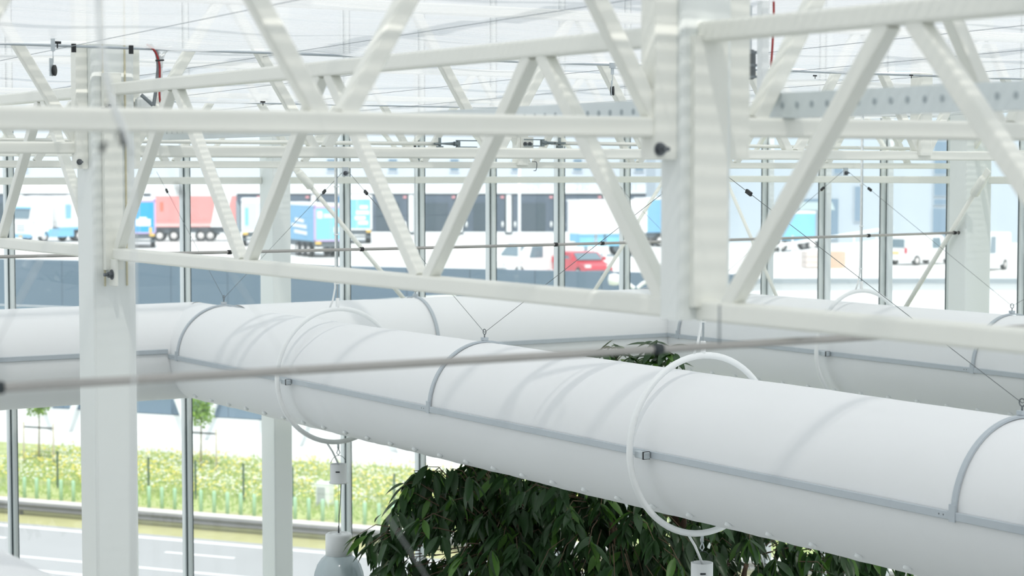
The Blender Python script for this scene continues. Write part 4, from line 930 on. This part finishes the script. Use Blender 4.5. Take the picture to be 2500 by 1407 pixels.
van('red car parked behind the dark wall', place(1422, 113), yaw(-66), CREDM, 'car', 'car', L=4.2, Wd=1.75, H=1.45, car=True)
van('white van seen from behind in the right glass wall', place(2248, 129), yaw(40), L=5.0)
van('white van at the right edge beside the facade column', place(2395, 121), yaw(-125), L=5.0, H=2.3)
# blue skip truck, ramp rails and pallets on the right
t = trailer('blue container truck behind the white ramp rails', place(1872, 150), yaw(8), SKYB, L=3.4, H=3.0, zc=0.9, nm='container_truck', wheels=(0.8, 3.2))
t = thing('ramp_rail', 'white ramp with rails rising to the right', 'ramp', place(1990, 132, YZ))
for (ya, yb) in ((600, 556), (622, 584), (640, 612)):
    MB().bar(atT(1830, ya + 10, 134), atT(2180, yb, 134), 0.12, 0.2).build('rail', WHITE, t)
for px in (1905, 1935, 2010, 2085, 2140): MB().bar(atT(px, 655, 134), atT(px, 575, 134), 0.08, 0.08).build('rail_post', WHITE, t)
PAL = mat('pale_pallet_wood', (0.66, 0.50, 0.38), 0.85, noise=0.2, nscale=6); PALB = mat('wrapped_pale_boxes', (0.70, 0.62, 0.58), 0.8, noise=0.1, nscale=3)
for i, (px, n, lab) in enumerate(((1985, 0, 'wrapped stack of pale boxes in the yard'), (2036, 7, 'stack of wooden pallets beside the wrapped boxes'))):
    p = place(px, 124, YZ); t = thing('pallet_stack', lab, 'pallets', p, yaw(12))
    if n == 0:
        for k in range(3): lbox('box_layer', PALB, t, -0.6, 0.6, -0.5, 0.5, 0.05 + 0.34 * k, 0.37 + 0.34 * k)
    else:
        for k in range(n): 
            q = lbox('pallet', PAL, t, -0.6, 0.6, -0.5, 0.5, 0.15 * k + 0.1, 0.15 * k + 0.14)
            for y in (-0.45, 0, 0.45): lbox('bearer', PAL, q, -0.6, 0.6, y - 0.05, y + 0.05, 0.15 * k, 0.15 * k + 0.1)
t = thing('lamp_post', 'slim white lamp post in the yard before the docks', 'lamp post', place(1268, 108)); p = place(1268, 108)
MB().tube([p, p + EZ * 9], [0.09, 0.06], 10).build('pole', WHITE, t); MB().box(p + EZ * 9.05, (0.5, 0.25, 0.12)).build('lamp_head', WHITE, t)

# ------------------------------------------------------------------ the big indoor fig
LEAF = mat('dark_glossy_fig_leaf', (0.028, 0.075, 0.022), 0.35, noise=0.35, nscale=2.2, trans=0.22)
LEAF2 = mat('fresh_fig_leaf', (0.09, 0.21, 0.035), 0.4, noise=0.3, nscale=2.2, trans=0.35)
TWIG = mat('brown_fig_bark', (0.13, 0.085, 0.055), 0.8, noise=0.25, nscale=20)
def fig():
    r = random.Random(42)
    c = atT(1520, 1180, 12.6); s0, t0 = sx(1520, 12.6), 12.6
    base = ext(s0 + 0.5, t0 + 0.1, FLOOR)
    T = thing('fig_tree', 'large dark green narrow-leaved fig growing behind the big duct', 'tree', base)
    MB().lathe([(0, 0), (0.55, 0), (0.62, 0.7), (0.58, 0.7), (0.5, 0.62), (0, 0.6)], base, 28).build('planter', WHITE, T)
    top = ext(s0 + 0.35, t0, -2.0)
    MB().tube(curve([base + EZ * 0.6, base + EZ * 3.0 + EX * 0.1, base + EZ * 5.3, top]), [0.10 - 0.06 * k / 24 for k in range(25)], 10).build('trunk', TWIG, T)
    # crown: lumpy ellipsoid, denser to the front and sides
    C = Vector((s0 + 0.02, t0, -2.95)); R = Vector((1.72, 1.15, 1.75))
    tips = []
    tries = 0
    while len(tips) < 1350 and tries < 40000:
        tries += 1
        d = Vector((r.gauss(0, 1), r.gauss(0, 1), r.gauss(0, 1))).normalized()
        k = r.random() ** 0.36
        lump = 1.0 + 0.10 * math.sin(d.x * 7 + 1) * math.sin(d.z * 6) + 0.06 * math.sin(d.y * 9 + d.x * 4)
        p = Vector((C.x + d.x * R.x * k * lump, C.y + d.y * R.y * k * lump, C.z + d.z * R.z * k * lump))
        if p.z < -3.6: continue
        w_ = ext(p.x, p.y, p.z)
        if w_.z > -1.86 and w_.x < XD2 + RD + 0.14: continue
        if w_.x < XD2 - 0.25: continue
        if w_.x > XD3 - RD - 0.15 and w_.z > -1.95: continue
        if w_.z > -0.172 * w_.x - 0.16: continue
        if p.x > 1.25 and r.random() < 0.3: continue
        tips.append((p, d))
    # overhanging sprigs named by where they show
    for (px, py, t_) in ((1492, 838, 12.4), (1470, 850, 12.3), (1520, 852, 12.5), (1488, 864, 12.4), (1538, 868, 12.4), (1588, 852, 12.4), (1612, 858, 12.4), (1600, 834, 12.4), (1628, 848, 12.4), (1575, 884, 12.5), (1605, 884, 12.3), (1645, 866, 12.4), (1545, 898, 12.4), (900, 1330, 12.5), (935, 1320, 12.4), (960, 1300, 12.5), (925, 1365, 12.5), (1010, 1150, 12.6), (985, 1180, 12.6), (1040, 1140, 12.5), (960, 1240, 12.6), (975, 1215, 12.5)):
        q = atT(px, py, t_); tips.append((Vector((q.x * cH - q.y * sH, t_, q.z)), Vector((-0.3 if px < 1200 else 0, 0, 0.9)).normalized()))
    for _ in range(95):
        px, py, t_ = r.uniform(1000, 1330), r.uniform(1130, 1290), r.uniform(12.5, 13.3)
        if py < 1130 + (1045 - px) * 0.9: continue
        q = atT(px, py, t_)
        if q.z > -1.84 and q.x < XD2 + RD + 0.14: continue
        tips.append((Vector((q.x * cH - q.y * sH, t_, q.z)), Vector((-0.3, 0, 0.6)).normalized()))
    # branches
    brn = MB(); hub = [Vector((s0 + 0.35, t0, -2.3)), Vector((s0 - 0.3, t0 - .1, -2.6)), Vector((s0 + 0.8, t0, -2.5)), Vector((s0 - 0.7, t0, -2.4)), Vector((s0 + .2, t0 + .3, -1.8)), Vector((s0 - .1, t0 - .3, -2.1))]
    root = Vector((s0 + 0.42, t0 + .05, -4.2))
    for h in hub: brn.tube(curve([ext(*root), ext(*(root.lerp(h, 0.5) + Vector((r.uniform(-.1, .1), 0, .1)))), ext(*h)], 6), [0.035 - 0.02 * k / 12 for k in range(13)], 7)
    brn.build('branch', TWIG, T)
    tw = MB(); leaves = []
    for (p, d) in tips:
        h = min(hub, key=lambda q: (q - p).length)
        a = p + (h - p).normalized() * min(0.28, (h - p).length * 0.5) + Vector((0, 0, 0.06))
        if r.random() < 0.8: tw.tube([ext(*a), ext(*(a.lerp(p, 0.6) + Vector((0, 0, 0.05)))), ext(*p)], [0.004, 0.003, 0.002], 4, cap=False)
        n = r.randint(6, 9)
        out = Vector((d.x, d.y, 0.0)); 
        for k in range(n):
            f = k / n; an = r.uniform(0, 2 * math.pi)
            pos = p.lerp(a, 0.45 * f) + Vector((r.uniform(-.015, .015), r.uniform(-.015, .015), r.uniform(-.01, .02)))
            dr = Vector((math.cos(an), math.sin(an), 0)) * r.uniform(0.35, 0.85) + out * 0.35 + Vector((0, 0, -r.uniform(0.35, 1.0)))
            if p.z > -1.4: dr.z = r.uniform(-0.55, 0.15)
            leaves.append((pos, dr.normalized(), r.uniform(0.12, 0.195), r.random()))
    tw.build('twigs', TWIG, T)['kind'] = 'stuff'
    def leaf_mesh():
        q = MB(); P = []; n = 5
        for i in range(n + 1):
            u = i / n; wd = 0.145 * (math.sin(math.pi * u ** 0.85) ** 0.9 if 0 < u < 1 else 0.0) + (0.012 if i == 0 else 0)
            z = -0.16 * u * u
            P += [(u, -wd, z + wd * 0.35), (u, 0, z), (u, wd, z + wd * 0.35)]
        fs = []
        for i in range(n):
            for j in range(2): fs.append((i * 3 + j, i * 3 + j + 1, i * 3 + 4 + j, i * 3 + 3 + j))
        q.add(P, fs, True); return q
    proto = leaf_mesh()
    def xf(lf):
        pos, d, L, rv = lf; w_ = ext(*pos); d = ext(*d).normalized()
        up = Vector((r.uniform(-.5, .5), r.uniform(-.5, .5), 1.0)); y = up.cross(d).normalized(); z = d.cross(y)
        M = Matrix((d * L, y * L, z * L)).transposed().to_4x4(); M.translation = w_; return M
    # nearest leaves become single objects, the rest one mass
    leaves.sort(key=lambda l: (0 if (l[0].z > -1.4) else 1, l[0].y))
    single, rest = leaves[:300], leaves[300:]
    mA = proto.build('leaf', LEAF, T, local=True); mB = bpy.data.meshes.new_from_object(mA); mB.materials.clear(); mB.materials.append(LEAF2)
    for i, lf in enumerate(single):
        o = mA if i == 0 else bpy.data.objects.new('leaf', mB if lf[3] > 0.72 else mA.data)
        if i: COL.objects.link(o)
        o.parent = T; M = xf(lf); M.translation -= T.location; o.matrix_basis = M
    for nm, mt, sel in (('foliage', LEAF, lambda l: l[3] <= 0.86), ('foliage', LEAF2, lambda l: l[3] > 0.86)):
        q = MB()
        for lf in rest:
            if sel(lf): M = xf(lf); q.add([M @ v for v in proto.v], proto.f, True)
        q.build(nm, mt, T)['kind'] = 'stuff'
fig()
